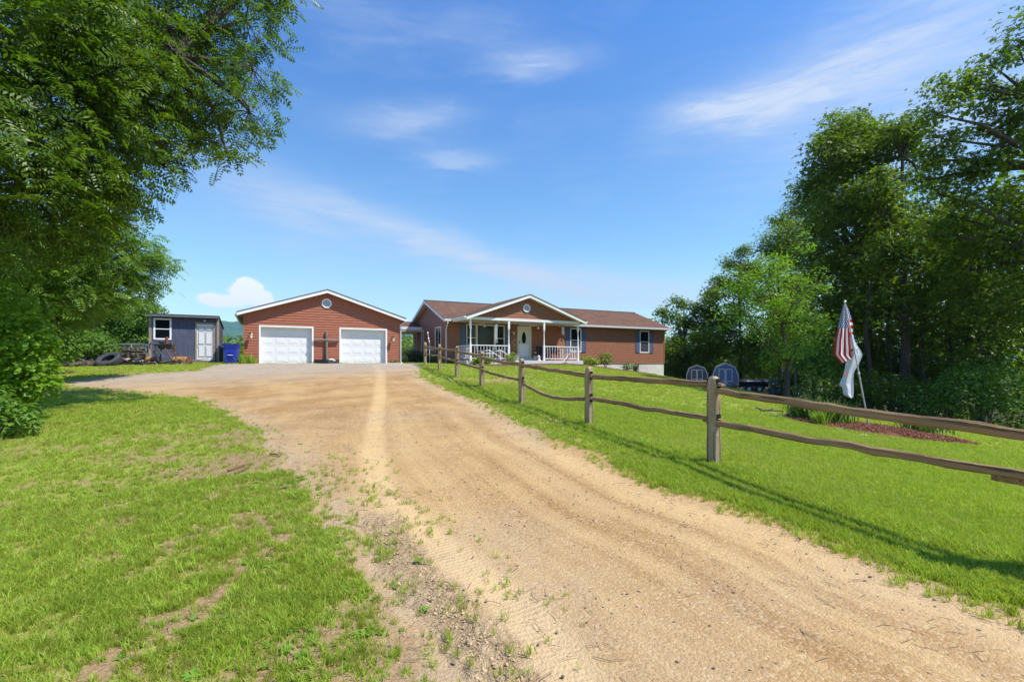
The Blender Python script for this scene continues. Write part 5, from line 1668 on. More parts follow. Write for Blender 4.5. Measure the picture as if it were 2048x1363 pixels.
    b = MB(); b.hexa([(-.30, -.2, .78), (.35, -.2, .80), (.30, .25, .80), (-.30, .25, .78), (-.42, -.28, 1.05), (.45, -.28, 1.08), (.40, .3, 1.08), (-.40, .3, 1.05)]); b.build('hopper', gm, t, bevel=.02)
    MB().tube([(-.15, .0, 1.04), (-.2, -.05, 1.2), (-.05, -.05, 1.18), (.0, .0, 1.08)], [.10, .09, .10, .06], 8).build('engine', gm, t, smooth=True)
    MB().tube([(.08, 0, 1.0), (.08, 0, 1.42)], .07, 10).build('stack', ru, t)
    for k, (a, c_) in enumerate((((-.35, -.2, 1.0), (-.1, -.3, .0)), ((-.25, -.2, .85), (.15, -.35, .3)), ((.15, -.25, .82), (.62, -.3, .02)), ((.35, .2, .85), (.45, .25, .02)), ((-.3, .2, .85), (-.38, .25, .02)))):
        MB().tube([a, ((a[0] + c_[0]) / 2, (a[1] + c_[1]) / 2, (a[2] + c_[2]) / 2 + .02), c_], .032, 6).build('leg', ru if k in (2, 3) else gm, t)
    for s in (-1, 1):
        MB().tube([(s * .45, -.2, 1.12), (s * .62, -.22, 1.05), (s * .60, -.22, .82), (s * .40, -.2, .62)], .028, 6).build('side_arm', ru, t)
        MB().tube([(s * .30, -.22, 1.0), (s * .5, -.3, 1.1), (s * .56, -.3, .95)], .035, 6).build('hose', gm, t)
    MB().tube([(-.22, -.3, .98), (-.26, -.32, .6), (-.16, -.33, .3), (-.24, -.32, .02)], [.05, .07, .06, .05], 8).build('hanging_cover', gm, t, smooth=True)
    # bags
    def bag(label, px, D, s, mat, seed):
        bm = bmesh.new(); bmesh.ops.create_icosphere(bm, subdivisions=3, radius=1)
        for v in bm.verts:
            n_ = mnoise.noise(v.co * 2.2 + Vector((seed, 0, 0))); v.co *= 1 + .35 * n_; v.co.z = max(v.co.z * .7, -.45)
        me = bpy.data.meshes.new('bag'); bm.to_mesh(me); bm.free(); me.materials.append(mat); me.polygons.foreach_set('use_smooth', [True] * len(me.polygons))
        o = link('rubbish_bag', me, None, None, place(px, D, s[2] * .42)); o.scale = s; tag(o, label, 'bag')
    bag('shiny black rubbish bag lying on the grass right of the tyre', 272, 24.9, (.42, .3, .26), mat_cache('black_bag', (.012, .014, .018), rough=.25, spec=.6), 1)
    bag('pale crumpled sack against the black bag by the pallet stack', 256, 24.9, (.16, .15, .30), mat_cache('pale_sack', (.45, .40, .36), rough=.8), 4)
    bag('small tan sack on the ground left of the yellow tank', 283, 25.2, (.13, .12, .22), mat_cache('tan_sack', (.36, .28, .2), rough=.8), 6)


build_scrap()


def build_debris():
    # splintered sticks, offcuts and strips heaped round the pallets and the machine: past counting
    r = random.Random(77); mb = MB()
    for (px, D, n, sx, hz) in ((175, 24.3, 60, .9, .35), (215, 25.0, 50, .8, .55), (248, 25.9, 45, .7, .95), (300, 25.7, 35, .6, .15), (340, 25.4, 35, .7, .15), (268, 24.9, 25, .5, .25)):
        x0, y0, z0 = place(px, D)
        for _ in range(n):
            x = x0 + r.gauss(0, sx * .6); y = y0 + r.gauss(0, .3); z = z0 + abs(r.gauss(0, hz * .45)) + .02
            a = r.uniform(-.5, .5); L = r.uniform(.15, .55); e = r.uniform(-.15, .15)
            mb.beam((x - L * math.cos(a), y - L * math.sin(a), z - e), (x + L * math.cos(a), y + L * math.sin(a), z + e), r.uniform(.03, .10), r.uniform(.015, .04))
            mb.m[-6:] = [r.choice((0, 0, 1, 2, 2))] * 6
    o = mb.build('timber_debris', [WG, M['wood_trim'], mat_cache('charred_wood', (.035, .028, .024), rough=.9)]); tag(o, 'heap of broken grey and dark timber scraps left of the blue shed', None, None, 'stuff')


build_debris()


def build_chain_fence():
    t = thing('chain_link_fence', 'grey chain link fence behind the pallet stack left of blue shed', 'fence', place(212, 29.5, 0), 0)
    m = mat_cache('galvanised', (.45, .47, .48), rough=.4, metal=.6)
    MB().tube([(0, 0, 1.18), (3.1, .1, 1.20)], .03, 6).build('top_rail', m, t)
    for x in (0, 1.5, 3.0): MB().tube([(x, .03, -.3), (x, .03, 1.2)], .03, 6).build('post', m, t)
    w = MB()
    for k in range(52):
        x = k * .12 - 1.2
        for s in (1, -1):
            a, b = (x, x + 1.2) if s > 0 else (x + 1.2, x)
            za, zb = 0, 1.15
            def cl(xx): return (xx - a) / (b - a) * 1.15
            xs = sorted((a, b)); lo, hi = max(xs[0], 0), min(xs[1], 3.0)
            if hi - lo > .02: w.beam((lo, .03, cl(lo)), (hi, .03, cl(hi)), .006, .006)
    tag(w.build('wire_mesh', m, t), kind='stuff')
    # white garden fence panel
    t = thing('garden_gate', 'small white picket panel just left of the blue shed', 'gate', place(289, 29.4, .1), 0.1)
    MB().box((-.1, 0, .95), (.75, .04, 1.02)).box((-.1, 0, .25), (.75, .04, .31)).build('rail', M['white'], t)
    pk = MB().box((0, -.03, .2), (.06, 0, 1.05)).mesh('picket', M['white'])
    for k in range(6): link('picket', pk, None, t, (-.08 + k * .15, 0, 0))


build_chain_fence()


# ---------------------------------------------------------------- porch things
def at_h(x, y, z):
    p = H0 + U * x + V * y
    return (p.x, p.y, CH + z)


def ceiling_fan(label, x):
    t = thing('ceiling_fan', label, 'ceiling fan', at_h(x, -1.25, 2.68), RZ)
    MB().tube([(0, 0, .03), (0, 0, -.12)], .02, 8).build('rod', M['cream'], t)
    MB().lathe([(.05, -.12), (.11, -.14), (.11, -.22), (.05, -.25)], (0, 0, 0), 14).build('motor', M['brass'], t, smooth=True)
    MB().lathe([(.03, -.25), (.09, -.28), (.10, -.33), (.05, -.39)], (0, 0, 0), 12).build('lamp_shade', M['lantern_glass'], t, smooth=True)
    bl = MB().hexa([(.12, -.05, -.195), (.62, -.075, -.20), (.62, .065, -.18), (.12, .05, -.175), (.12, -.05, -.187), (.62, -.075, -.192), (.62, .065, -.172), (.12, .05, -.167)]).mesh('blade', mat_cache('pale_fan_blade', (.58, .50, .38)))
    for k in range(5): link('blade', bl, None, t, (0, 0, 0), (0, 0, .35 + k * 2 * math.pi / 5))


ceiling_fan('pale five-bladed ceiling fan under the left half of the porch roof', 2.05)
ceiling_fan('pale five-bladed ceiling fan under the right half of the porch roof', 5.9)


def wind_chime(label, x, y, L, z=2.60):
    t = thing('wind_chime', label, 'wind chime', at_h(x, y, z), RZ)
    MB().lathe([(.085, -.16), (.085, -.13), (.03, -.10)], (0, 0, 0), 12).build('top_disc', M['wood_grey'], t)
    MB().tube([(0, 0, 0), (0, 0, -.14)], .005, 4).build('cord', M['black'], t)
    for k in range(6):
        a = k * math.pi / 3; MB().tube([(.065 * math.cos(a), .065 * math.sin(a), -.2), (.065 * math.cos(a), .065 * math.sin(a), -.2 - L * (1 - .05 * k))], .013, 6).build('chime_tube', M['metal_white'], t)
    MB().tube([(0, 0, -.16), (0, 0, -L - .45)], .004, 4).build('cord', M['black'], t)
    MB().box((-.05, -.006, -L - .62), (.05, .006, -L - .45)).build('wind_catcher', M['wood_grey'], t)


wind_chime('long silver wind chime hanging before the middle pane of the picture window', 2.35, -2.3, 1.15)
wind_chime('short silver wind chime hanging at the right end of the porch', 7.15, -2.3, .55)
wall_lantern('brass wall lantern beside the front door, near the second porch post', at_h(4.6, -.014, 2.12), RZ, 1.15)


def build_porch_things():
    # large yellow metal flower
    t = thing('flower_ornament', 'tall yellow metal sunflower standing by the front door', 'garden ornament', at_h(4.42, -.75, .20), RZ)
    MB().tube([(0, 0, 0), (.02, 0, .5), (0, 0, 1.1)], .014, 6).build('stem', mat_cache('dark_green_metal', (.03, .05, .02)), t)
    ye = mat_cache('yellow_petal', (.46, .36, .13))
    for (cz, R_) in ((1.18, .26), (.86, .20)):
        for k in range(12):
            a = 2 * math.pi * k / 12; a2 = .13
            MB().poly([(0.05 * math.cos(a), -.03, cz + .05 * math.sin(a)), (R_ * .6 * math.cos(a - a2), -.05, cz + R_ * .6 * math.sin(a - a2)), (R_ * math.cos(a), -.03, cz + R_ * math.sin(a)), (R_ * .6 * math.cos(a + a2), -.045, cz + R_ * .6 * math.sin(a + a2))]).build('petal', ye, t)
        MB().lathe([(.06, 0), (.045, .03)], (0, 0, 0), 10).build('flower_head', mat_cache('brown_seed_head', (.12, .06, .03)), t, (0, -.04, cz), (math.radians(90), 0, 0))
    # white cross
    t = thing('cross', 'small white wooden cross standing on the porch right of the front door', 'cross', at_h(6.85 - .55, -.35, .20), RZ)
    MB().box((-.05, -.02, 0), (.05, .02, .78)).build('upright', M['white'], t); MB().box((-.18, -.022, .50), (.18, .018, .60)).build('crossbar', M['white'], t)

    def pot(label, x, y, s, mat, z=.20):
        t = thing('plant_pot', label, 'pot', at_h(x, y, z), RZ)
        MB().lathe([(.10 * s, 0), (.15 * s, .26 * s), (.165 * s, .26 * s), (.165 * s, .31 * s), (.14 * s, .31 * s), (.12 * s, .25 * s)], (0, 0, 0), 14).build('pot', mat, t, smooth=True)
        return t
    grey = mat_cache('grey_glaze', (.30, .29, .27)); red = mat_cache('faded_red_plastic', (.50, .10, .08))
    pot('grey pot beside the second porch post near the yellow sunflower', 3.95, -1.9, 1.1, grey)
    pot('grey lidded pot left of the third porch post', 5.35, -1.9, .95, grey)
    pot('red pot behind the right porch railing', 6.72, -1.9, 1.35, red)
    # lantern-like garden jar
    t = thing('garden_lantern', 'small pale lantern on the porch edge by the third post', 'lantern', at_h(5.38, -2.25, .20), RZ)
    MB().box((-.09, -.09, 0), (.09, .09, .04)).build('base', M['metal_white'], t); MB().box((-.06, -.06, .04), (.06, .06, .24)).build('glass', M['lantern_glass'], t); MB().lathe([(.11, .24), (.02, .34)], (0, 0, 0), 4).build('cap', M['metal_white'], t)

    def chair(label, x, y, rz, mat):
        t = thing('porch_chair', label, 'chair', at_h(x, y, .20), RZ + rz)
        MB().box((-.26, -.26, .40), (.26, .26, .45)).build('seat', mat, t)
        for sx in (-1, 1):
            for sy in (-1, 1): MB().box((sx * .25 - .025, sy * .25 - .025, 0), (sx * .25 + .025, sy * .25 + .025, .40)).build('leg', mat, t)
            MB().box((sx * .27 - .03, -.28, .62), (sx * .27 + .03, .28, .66)).build('armrest', mat, t)
        for k in range(5): MB().hexa([(-.25 + k * .105, .22, .45), (-.17 + k * .105, .22, .45), (-.17 + k * .105, .25, .45), (-.25 + k * .105, .25, .45), (-.25 + k * .105, .32, .98), (-.17 + k * .105, .32, .98), (-.17 + k * .105, .35, .98), (-.25 + k * .105, .35, .98)]).build('back_slat', mat, t)
    chair('brown wooden chair at the left end of the porch behind the railing', 1.25, -1.3, .2, mat_cache('brown_stain', (.14, .055, .035)))
    chair('dark wooden chair right of the brown chair behind the left porch railing', 2.6, -.9, 0, mat_cache('dark_stain', (.035, .02, .018)))
    chair('dark chair behind the right porch railing next to the red pot', 6.35, -.9, 0, mat_cache('dark_stain', (.035, .02, .018)))
    chair('dark chair at the right end of the porch below the shuttered window', 7.35, -1.0, -.2, mat_cache('black_stain', (.02, .018, .02)))
    # low table
    t = thing('porch_table', 'low white table behind the left porch railing', 'table', at_h(2.0, -1.5, .20), RZ)
    MB().box((-.45, -.25, .42), (.45, .25, .46)).build('table_top', M['metal_white'], t)
    for sx in (-1, 1):
        for sy in (-1, 1): MB().box((sx * .4 - .02, sy * .2 - .02, 0), (sx * .4 + .02, sy * .2 + .02, .42)).build('leg', M['metal_white'], t)
    # stair handrails beside the porch: two white slanting rails
    for k, (x, lb) in enumerate(((1.75, 'white slanting handrail in front of the left porch railing'), (2.5, 'second white slanting handrail closer to the second porch post'))):
        t = thing('handrail', lb, 'handrail', at_h(x, -2.62, -.02), RZ)
        MB().tube([(-.25, 0, .78), (0, 0, .84), (.75, -.1, .38)], .022, 6).build('rail', M['white'], t)
        MB().tube([(0, 0, .84), (0, 0, .0)], .018, 6).build('baluster', M['white'], t); MB().tube([(.72, -.1, .40), (.72, -.1, 0)], .018, 6).build('baluster', M['white'], t)
    t = thing('bicycle_stand', 'dark and white folded frame leaning by the right end of the porch', 'frame', at_h(7.1, -2.75, -.02), RZ)
    MB().tube([(-.3, 0, 0), (.2, .05, .62)], .02, 6).build('bar', M['white'], t); MB().tube([(-.15, 0, 0), (.32, .05, .55)], .02, 6).build('bar', M['black'], t); MB().tube([(-.3, 0, .05), (.1, -.02, .05)], .02, 6).build('foot', M['black'], t)


build_porch_things()


# ================================================================ PLANTS AND TREES
def rot_basis(nrm, heading):
    """nrm (N,3) unit, heading angle -> t,b,n arrays"""
    up = np.array([0, 0, 1.0]); ref = np.stack([np.cos(heading), np.sin(heading), 0 * heading], 1)
    t = ref - nrm * (ref * nrm).sum(1, keepdims=True); t /= np.linalg.norm(t, axis=1, keepdims=True) + 1e-9
    b = np.cross(nrm, t)
    return t, b, nrm


def leaf_cloud(name, P, size, mat, parent, kind='simple', rng=RNG, outward=None, droop=.34, upb=1.0, loc=None):
    N = len(P)
    nr = rng.normal(0, .55, (N, 3)); nr[:, 2] += upb
    if outward is not None: nr += outward * .6
    nr /= np.linalg.norm(nr, axis=1, keepdims=True)
    hd = rng.uniform(0, 6.283, N)
    if outward is not None:
        hd = np.arctan2(outward[:, 1], outward[:, 0]) + rng.normal(0, .9, N)
    t, b, n = rot_basis(nr, hd)
    s = size * rng.uniform(.65, 1.25, N)
    if kind == 'simple':      # folded lozenge, length 1
        T = np.array([[0, 0, 0], [.5, .36, .10], [1, 0, -.08], [.5, -.36, .10]])
        FQ = np.array([[0, 1, 2, 3]])
    elif kind == 'lobed':     # maple/oak like: three lozenges
        T = []; 
        for a, l in ((0, 1.0), (.95, .75), (-.95, .75)):
            c, q = math.cos(a), math.sin(a)
            for (x, y, z) in ((0, 0, 0), (.5, .24, .06), (1, 0, -.1), (.5, -.24, .06)):
                T.append(((x * c - y * q) * l, (x * q + y * c) * l, z))
        T = np.array(T); FQ = np.arange(12).reshape(3, 4)
    elif kind == 'compound':  # walnut: pairs of leaflets on a drooping stalk
        T = []; K = 6
        for k in range(K):
            u = .12 + .8 * k / (K - 1); z0 = -droop * u * u
            for sgn in (1, -1):
                l = .30 * (1 - abs(u - .5) * .5); w = .052
                x, y = u, 0.0; c, q = .45, sgn * .89
                for (a, bb, zz) in ((0, 0, 0), (.5, w / l / 1.0, .02), (1, 0, -.05), (.5, -w / l, .02)):
                    aa, b_ = a * l, bb * l
                    T.append((x + aa * c - b_ * q, y + aa * q + b_ * c, z0 + zz * l * 2 - a * .05))
        l = .26
        for (a, bb) in ((0, 0), (.5, .2), (1, 0), (.5, -.2)): T.append((.9 + a * l, bb * l, -droop * .85 - a * .05))
        T = np.array(T); FQ = np.arange(len(T)).reshape(-1, 4)
    elif kind == 'blade':     # long strap leaf that arches over
        T = np.array([[-.02, -.018, 0], [-.02, .018, 0], [.12, .024, .5], [.12, -.024, .5], [.38, 0, .82]])
        FQ = np.array([[0, 1, 2, 3], [3, 2, 4, 4]])
    K = len(T)
    W = P[:, None, :] + s[:, None, None] * (T[None, :, 0:1] * t[:, None] + T[None, :, 1:2] * b[:, None] + T[None, :, 2:3] * n[:, None])
    V_ = W.reshape(-1, 3)
    if loc is not None: V_ = V_ - np.array(loc)
    if kind == 'blade':
        tri = np.array([[0, 1, 2], [0, 2, 3], [3, 2, 4]])
        Fc = (tri[None] + (np.arange(N) * K)[:, None, None]).reshape(-1, 3)
    else:
        Fc = (FQ[None] + (np.arange(N) * K)[:, None, None]).reshape(-1, 4)
    me = fast_mesh(name, V_, Fc); me.materials.append(mat)
    return link(name, me, None, parent)


BARK = mat_wood('tree_bark', (.11, .085, .065), (.045, .035, .028), lichen=(.16, .17, .13))
BARK_L = mat_wood('pale_bark', (.22, .19, .15), (.10, .08, .06), lichen=(.3, .3, .25))
LF = dict(
    walnut=mat_leaf('walnut_leaf', (.030, .080, .006), (.165, .260, .018), .45, .8, (.20, .30, .04), .42, .45),
    walnut_l=mat_leaf('young_walnut_leaf', (.08, .175, .015), (.21, .35, .035), .45, .8, (.30, .40, .05), .42, .45),
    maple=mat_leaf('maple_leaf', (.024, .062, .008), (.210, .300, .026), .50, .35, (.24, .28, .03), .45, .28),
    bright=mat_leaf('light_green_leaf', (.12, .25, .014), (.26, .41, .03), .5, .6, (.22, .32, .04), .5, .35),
    bush=mat_leaf('bush_leaf', (.075, .165, .016), (.19, .32, .04), .42, 1.2, (.17, .27, .05), .45, .4),
    oak=mat_leaf('oak_leaf', (.04, .095, .008), (.24, .34, .026), .50, .5, (.28, .32, .03), .45, .28),
    far=mat_leaf('far_leaf', (.07, .135, .015), (.17, .26, .035), .3, .3, None, .6, .2),
    strap=mat_leaf('strap_leaf', (.045, .11, .012), (.12, .22, .028), .35, 1.0, None, .45, .4),
    lime=mat_leaf('lime_leaf', (.18, .29, .02), (.30, .42, .045), .4, 1.0, None, .5, .35),
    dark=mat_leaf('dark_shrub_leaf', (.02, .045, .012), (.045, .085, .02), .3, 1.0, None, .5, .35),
)


def bent(p, q, k=5, j=.08, r=random):
    p = Vector(p); q = Vector(q); L = (q - p).length; out = []
    off = Vector((r.uniform(-1, 1), r.uniform(-1, 1), r.uniform(.2, 1))) * L * j
    for i in range(k + 1):
        u = i / k
        out.append(p.lerp(q, u) + off * math.sin(math.pi * u) + Vector((r.uniform(-1, 1), r.uniform(-1, 1), r.uniform(-1, 1))) * L * j * .18 * (0 < i < k))
    return out


def make_tree(name, label, cat, base, trunk, lobes, per_lobe, leaf, size, mat, kind='simple', group=None, bark=None, twigs=7, clump=.30, seed=1, tr=.2, fork=None, shell=.55, bare_twigs=0, limbs=()):
    """base (x,y,z) ; trunk = list of points from base up; lobes [(x,y,z,r) or (x,y,z,rx,ry,rz)] in world metres"""
    r = random.Random(seed); rng = np.random.default_rng(seed)
    t = thing(name, label, cat, base, 0, group)
    b0 = Vector(base)
    mb = MB(); tp = [Vector(p) - b0 for p in trunk]
    n = len(tp)
    mb.tube(tp, [tr * (1 - .72 * (i / (n - 1))) * (1.35 if i == 0 else 1) for i in range(n)], 10)
    mb.build('trunk', bark or BARK, t, smooth=True)
    bm_ = MB(); P = []; O = []
    for (pp, ra, rb) in limbs:
        bm_.tube([Vector(p) - b0 for p in pp], [ra + (rb - ra) * i / (len(pp) - 1) for i in range(len(pp))], 8)
    for lb in lobes:
        c = Vector(lb[:3]) - b0; R_ = lb[3:] if len(lb) == 6 else (lb[3],) * 3
        # limb from the best trunk point below the lobe
        cand = [q for q in tp[max(1, n // 3):]]
        a = min(cand, key=lambda q: (q - c).length + (1.0 if q.z > c.z else 0) * 1.5)
        L = (c - a).length
        if L > .3:
            pts = bent(a, c, 6, .07, r); r0 = min(tr * .45, .035 + .022 * L)
            bm_.tube(pts, [r0 * (1 - .75 * i / 6) for i in range(7)], 6)
        nc = max(4, int(twigs * (R_[0] * R_[1] * R_[2]) ** (1 / 3) * 3))
        cl = []
        for _ in range(nc):
            d = Vector((r.gauss(0, 1), r.gauss(0, 1), r.gauss(0, 1))).normalized()
            q = r.uniform(shell, 1.0)
            e = Vector((d.x * R_[0], d.y * R_[1], d.z * R_[2])) * q + c
            cl.append((e, d, r.uniform(.6, 1.35)))
            if r.random() < .65:
                bm_.tube(bent(c, e, 3, .1, r), [.018, .014, .010, .005], 4, cap=False)
        w = np.array([x[2] ** 2 for x in cl]); w /= w.sum()
        m = int(per_lobe * (R_[0] * R_[1] * R_[2]) ** (2 / 3))
        ii = rng.choice(len(cl), m, p=w)
        C = np.array([x[0] for x in cl])[ii]; Dn = np.array([x[1] for x in cl])[ii]; S = np.array([x[2] for x in cl])[ii]
        cs = clump * (R_[0] * R_[1] * R_[2]) ** (1 / 3)
        G = rng.normal(0, 1, (m, 3)) * (cs * S)[:, None]; G[:, 2] *= .62
        P.append(C + G); O.append(Dn)
        for _ in range(bare_twigs):
            d = Vector((r.gauss(0, 1), r.gauss(0, 1), r.gauss(0, .5))).normalized()
            e = c + Vector((d.x * R_[0], d.y * R_[1], d.z * R_[2])) * 1.1
            bm_.tube(bent(c + (e - c) * .4, e, 4, .12, r), [.014, .011, .008, .005, .003], 4, cap=False)
    bm_.build('branches', bark or BARK, t)
    P = np.concatenate(P); O = np.concatenate(O)
    leaf_cloud('crown', P, size, LF[mat], t, leaf, rng, outward=O)
    return t


def L3(px, py, D, r, sq=(1, 1, 1)):
    x, y, z = at(px, D, py)
    return (x, y, z, r * sq[0], r * sq[1], r * sq[2])


def W3(px, py, D): return at(px, D, py)


NL = [0]

# ---- big walnut overhanging from the left
lob = []
for (px, py, D, r) in [(540, 40, 11.6, .80), (555, 140, 11.3, .62), (548, 225, 11.0, .55), (500, 300, 10.9, .50), (475, 215, 11.2, .75), (455, 90, 11.6, .95), (400, 190, 10.8, .8), (420, -40, 11.4, 1.1), (330, 60, 10.8, 1.1), (330, 290, 11.2, .62),
                       (300, 180, 10.2, 1.1), (245, 310, 10.2, 1.0), (355, 330, 11.3, .42), (250, 20, 10, 1.2), (200, 160, 9.6, 1.3), (150, 280, 9.2, 1.2), (190, 390, 9.8, .8), (110, 60, 9.0, 1.5), (60, 200, 8.6, 1.5), (70, 350, 8.8, 1.3),
                       (110, 440, 9.6, 1.0), (-60, 100, 8.5, 1.6), (-80, 300, 8.4, 1.6), (0, 440, 9, 1.2), (520, -80, 11.6, 1.1), (200, -120, 10, 1.6), (-20, -60, 9, 1.6), (270, 385, 10.6, .5), (590, -60, 12, .6), (430, 295, 11, .35)]:
    lob.append(L3(px - (48 if px > 390 else 30 if px > 240 else 0), py, D, r, (1, 1.15, .8)))
tb = (-12.4, 9.2, ground_z(-12.4, 9.2))
make_tree('walnut_tree', 'big walnut tree with feathery dark leaves reaching in over the left of the drive', 'tree', tb,
          [tb, (-12.3, 9.2, 2.5), (-11.8, 9.4, 4.6), (-10.6, 9.6, 6.3), (-8.8, 9.9, 7.4), (-7.0, 10.3, 7.9)], lob, 300, 'compound', .38, 'walnut', tr=.34, seed=3, twigs=9, clump=.23, bare_twigs=1,
          limbs=[([W3(-120, -60, 9.2), W3(60, -10, 9.4), W3(170, 30, 9.7), W3(245, 105, 10), W3(330, 140, 10.2), W3(400, 200, 10.4)], .11, .03), ([W3(60, -10, 9.4), W3(200, 0, 9.9), W3(300, 18, 10.5), W3(440, 60, 11)], .08, .02), ([W3(245, 105, 10), W3(275, 200, 10.3), W3(300, 260, 10.5), W3(350, 320, 10.9)], .05, .012),
                 ([W3(-80, 240, 8.2), W3(0, 225, 8.4), W3(50, 240, 8.5), W3(100, 268, 8.6)], .012, .004), ([W3(-80, 150, 8.3), W3(10, 172, 8.4), W3(70, 163, 8.5)], .012, .004), ([W3(-200, 520, 9.2), W3(0, 470, 9.6), W3(150, 480, 10)], .07, .02)])

# ---- second walnut behind it, lighter
lob = []
for (px, py, D, r) in [(318, 520, 17.5, .45), (300, 540, 17.5, .5), (275, 500, 17.5, .7), (262, 575, 17.3, .75), (222, 600, 17, .65), (190, 540, 16.6, 1.3), (120, 500, 16, 1.5), (150, 580, 16.4, 1.0), (110, 635, 16.6, .75), (50, 580, 15.5, 1.4), (240, 530, 17, .8), (30, 480, 15.5, 1.6), (-60, 560, 15.5, 1.9), (180, 450, 16.5, .9), (285, 560, 17.6, .45)]:
    lob.append(L3(px, py, D, r, (1, 1.1, .85)))
tb = (-17.6, 17.0, ground_z(-17.6, 17.0))
make_tree('walnut_tree', 'smaller sunlit walnut tree left of the blue shed with drooping branch tips', 'tree', tb,
          [tb, (-17.4, 17, 2.4), (-16.6, 17, 4.2), (-15.2, 17, 5.8)], lob, 430, 'compound', .38, 'walnut_l', tr=.17, seed=5, twigs=10, clump=.26, bare_twigs=1)

# ---- bushes left
def bush(name, label, cat, px, py, D, rs, n, size, mat, kind='simple', seed=1, group=None, sq=(1.1, 1, .9), stems=5):
    """rs: list of (dpx, dpy, r)"""
    lobs = [L3(px + a, py + b, D, r, sq) for (a, b, r) in rs]
    x, y = at(px, D); z = ground_z(x, y)
    r = random.Random(seed); rng = np.random.default_rng(seed)
    t = thing(name, label, cat, (x, y, z), 0, group)
    s = MB()
    for lb in lobs:
        s.tube([tuple(Vector((r.uniform(-.15, .15), r.uniform(-.15, .15), -.05))), tuple((Vector(lb[:3]) - Vector((x, y, z))) * .6 + Vector((0, 0, .05))), tuple(Vector(lb[:3]) - Vector((x, y, z)))], [.03, .02, .008], 5)
    s.build('stem', BARK, t)
    P = []; O = []
    for lb in lobs:
        m = int(n * (lb[3] * lb[4] * lb[5]) ** (2 / 3))
        d = rng.normal(0, 1, (m, 3)); d /= np.linalg.norm(d, axis=1, keepdims=True)
        nd = np.array([mnoise.noise(Vector(q) * 2.2 + Vector((seed, lb[0], 0))) for q in d])
        q = rng.uniform(.45, 1.0, m) ** .6 * (1 + .35 * nd)
        P.append(d * q[:, None] * np.array(lb[3:]) + np.array(lb[:3]) - np.array((x, y, z))); O.append(d)
    P = np.concatenate(P); O = np.concatenate(O); k = P[:, 2] > -.02
    leaf_cloud('foliage', P[k], size, LF[mat], t, kind, rng, outward=O[k])
    return t


bush('leafy_bush', 'bright green round bush left of the timber pile', 'bush', 150, 690, 25.0, [(0, 0, 1.1), (-45, -10, 1.2), (40, 5, .9), (-20, -45, .9), (-75, 20, .9), (60, 15, .6)], 2600, .13, 'bush', seed=11)
bush('leafy_bush', 'darker bush behind the pallet stack and chain link fence', 'bush', 225, 680, 31, [(0, 0, 1.3), (-40, -20, 1.6), (35, -10, 1.1), (60, 10, .9), (-10, -60, 1.3), (50, -50, 1.2)], 1800, .15, 'bush', seed=12)
bush('leafy_bush', 'tall dark bush rising behind the left wall of the blue shed', 'bush', 285, 660, 33, [(0, 0, 1.3), (-30, -20, 1.4), (0, -35, 1.2), (5, 40, 1.2), (-60, -35, 1.5)], 1700, .16, 'maple', seed=13)
bush('leafy_bush', 'large leafy bush at the left edge of photo behind the front shrub', 'bush', 40, 650, 20, [(0, 0, 1.4), (-60, 20, 1.6), (60, 0, 1.1), (0, 60, 1.0), (80, 45, .7), (30, -60, 1.2), (-40, -60, 1.4)], 2200, .14, 'bush', seed=14)
bush('leafy_shrub', 'broad-leaved shrub with pale green leaves at the left edge of the lawn', 'shrub', 10, 760, 9.4, [(0, -60, .62), (45, -20, .40), (70, 15, .28), (-60, -20, .75), (10, 30, .42), (45, -80, .42), (15, -130, .5), (-40, -140, .7), (-10, 65, .30), (95, 5, .14), (70, -45, .22)], 2300, .115, 'bright', seed=15)
bush('leafy_shrub', 'low dark shrub below the pale broad-leaved shrub at the left edge', 'shrub', -20, 845, 8.0, [(0, 0, .40), (50, -10, .32), (-50, -30, .6), (75, 0, .16)], 2600, .10, 'bush', seed=16)


# ---- woods on the right
def crown_lobes(px, D, py_top, py_bot, hw, n, seed, rr=.36, taper=.35):
    r = random.Random(seed); out = []
    H = py_bot - py_top
    for k in range(n):
        v = (k + .5) / n
        prof = math.sin(math.pi * min(1, (v * .82 + .14))) ** .6
        half = hw * prof * (1 - taper * (1 - v) * .4)
        rad = hw * rr * (0.75 + .4 * r.random()) * (0.65 + .35 * prof)
        x = px + r.uniform(-1, 1) * max(0, half - rad * .8); y = py_top + rad * .8 + v * (H - rad)
        d = D + r.uniform(-1, 1) * hw / F * D * .7
        R_ = rad / F * D
        out.append(L3(x, y, d, R_, (1.1, 1.1, .85)))
    return out


def wood_tree(name, label, px, D, py_top, py_bot, hw, nl, dens, size, mat, kind, seed, tr=.2, lean=0, group='trees of the wood on the right', bark=None, extra=(), tpx=None, twigs=6, shell=.5, clump=.30):
    tpx = px if tpx is None else tpx
    x, y = at(tpx, D); z = ground_z(x, y)
    zt = CH + (HY - (py_top * .8 + py_bot * .2)) / F * D
    x2, _ = at(px, D)
    tr_pts = [(x, y, z - .2), (x + .1, y, z + (zt - z) * .3), (x + (x2 - x) * .4 + lean * .3, y + .1, z + (zt - z) * .6), (x2 + lean, y, zt)]
    lobs = crown_lobes(px, D, py_top, py_bot, hw, nl, seed) + [L3(*e) for e in extra]
    return make_tree(name, label, 'tree', (x, y, z), tr_pts, lobs, dens, kind, size, LF[mat], 'simple') if False else \
        make_tree(name, label, 'tree', (x, y, z), tr_pts, lobs, dens, kind, size, mat, seed=seed, tr=tr, twigs=twigs, group=group, bark=bark, shell=shell, clump=clump)


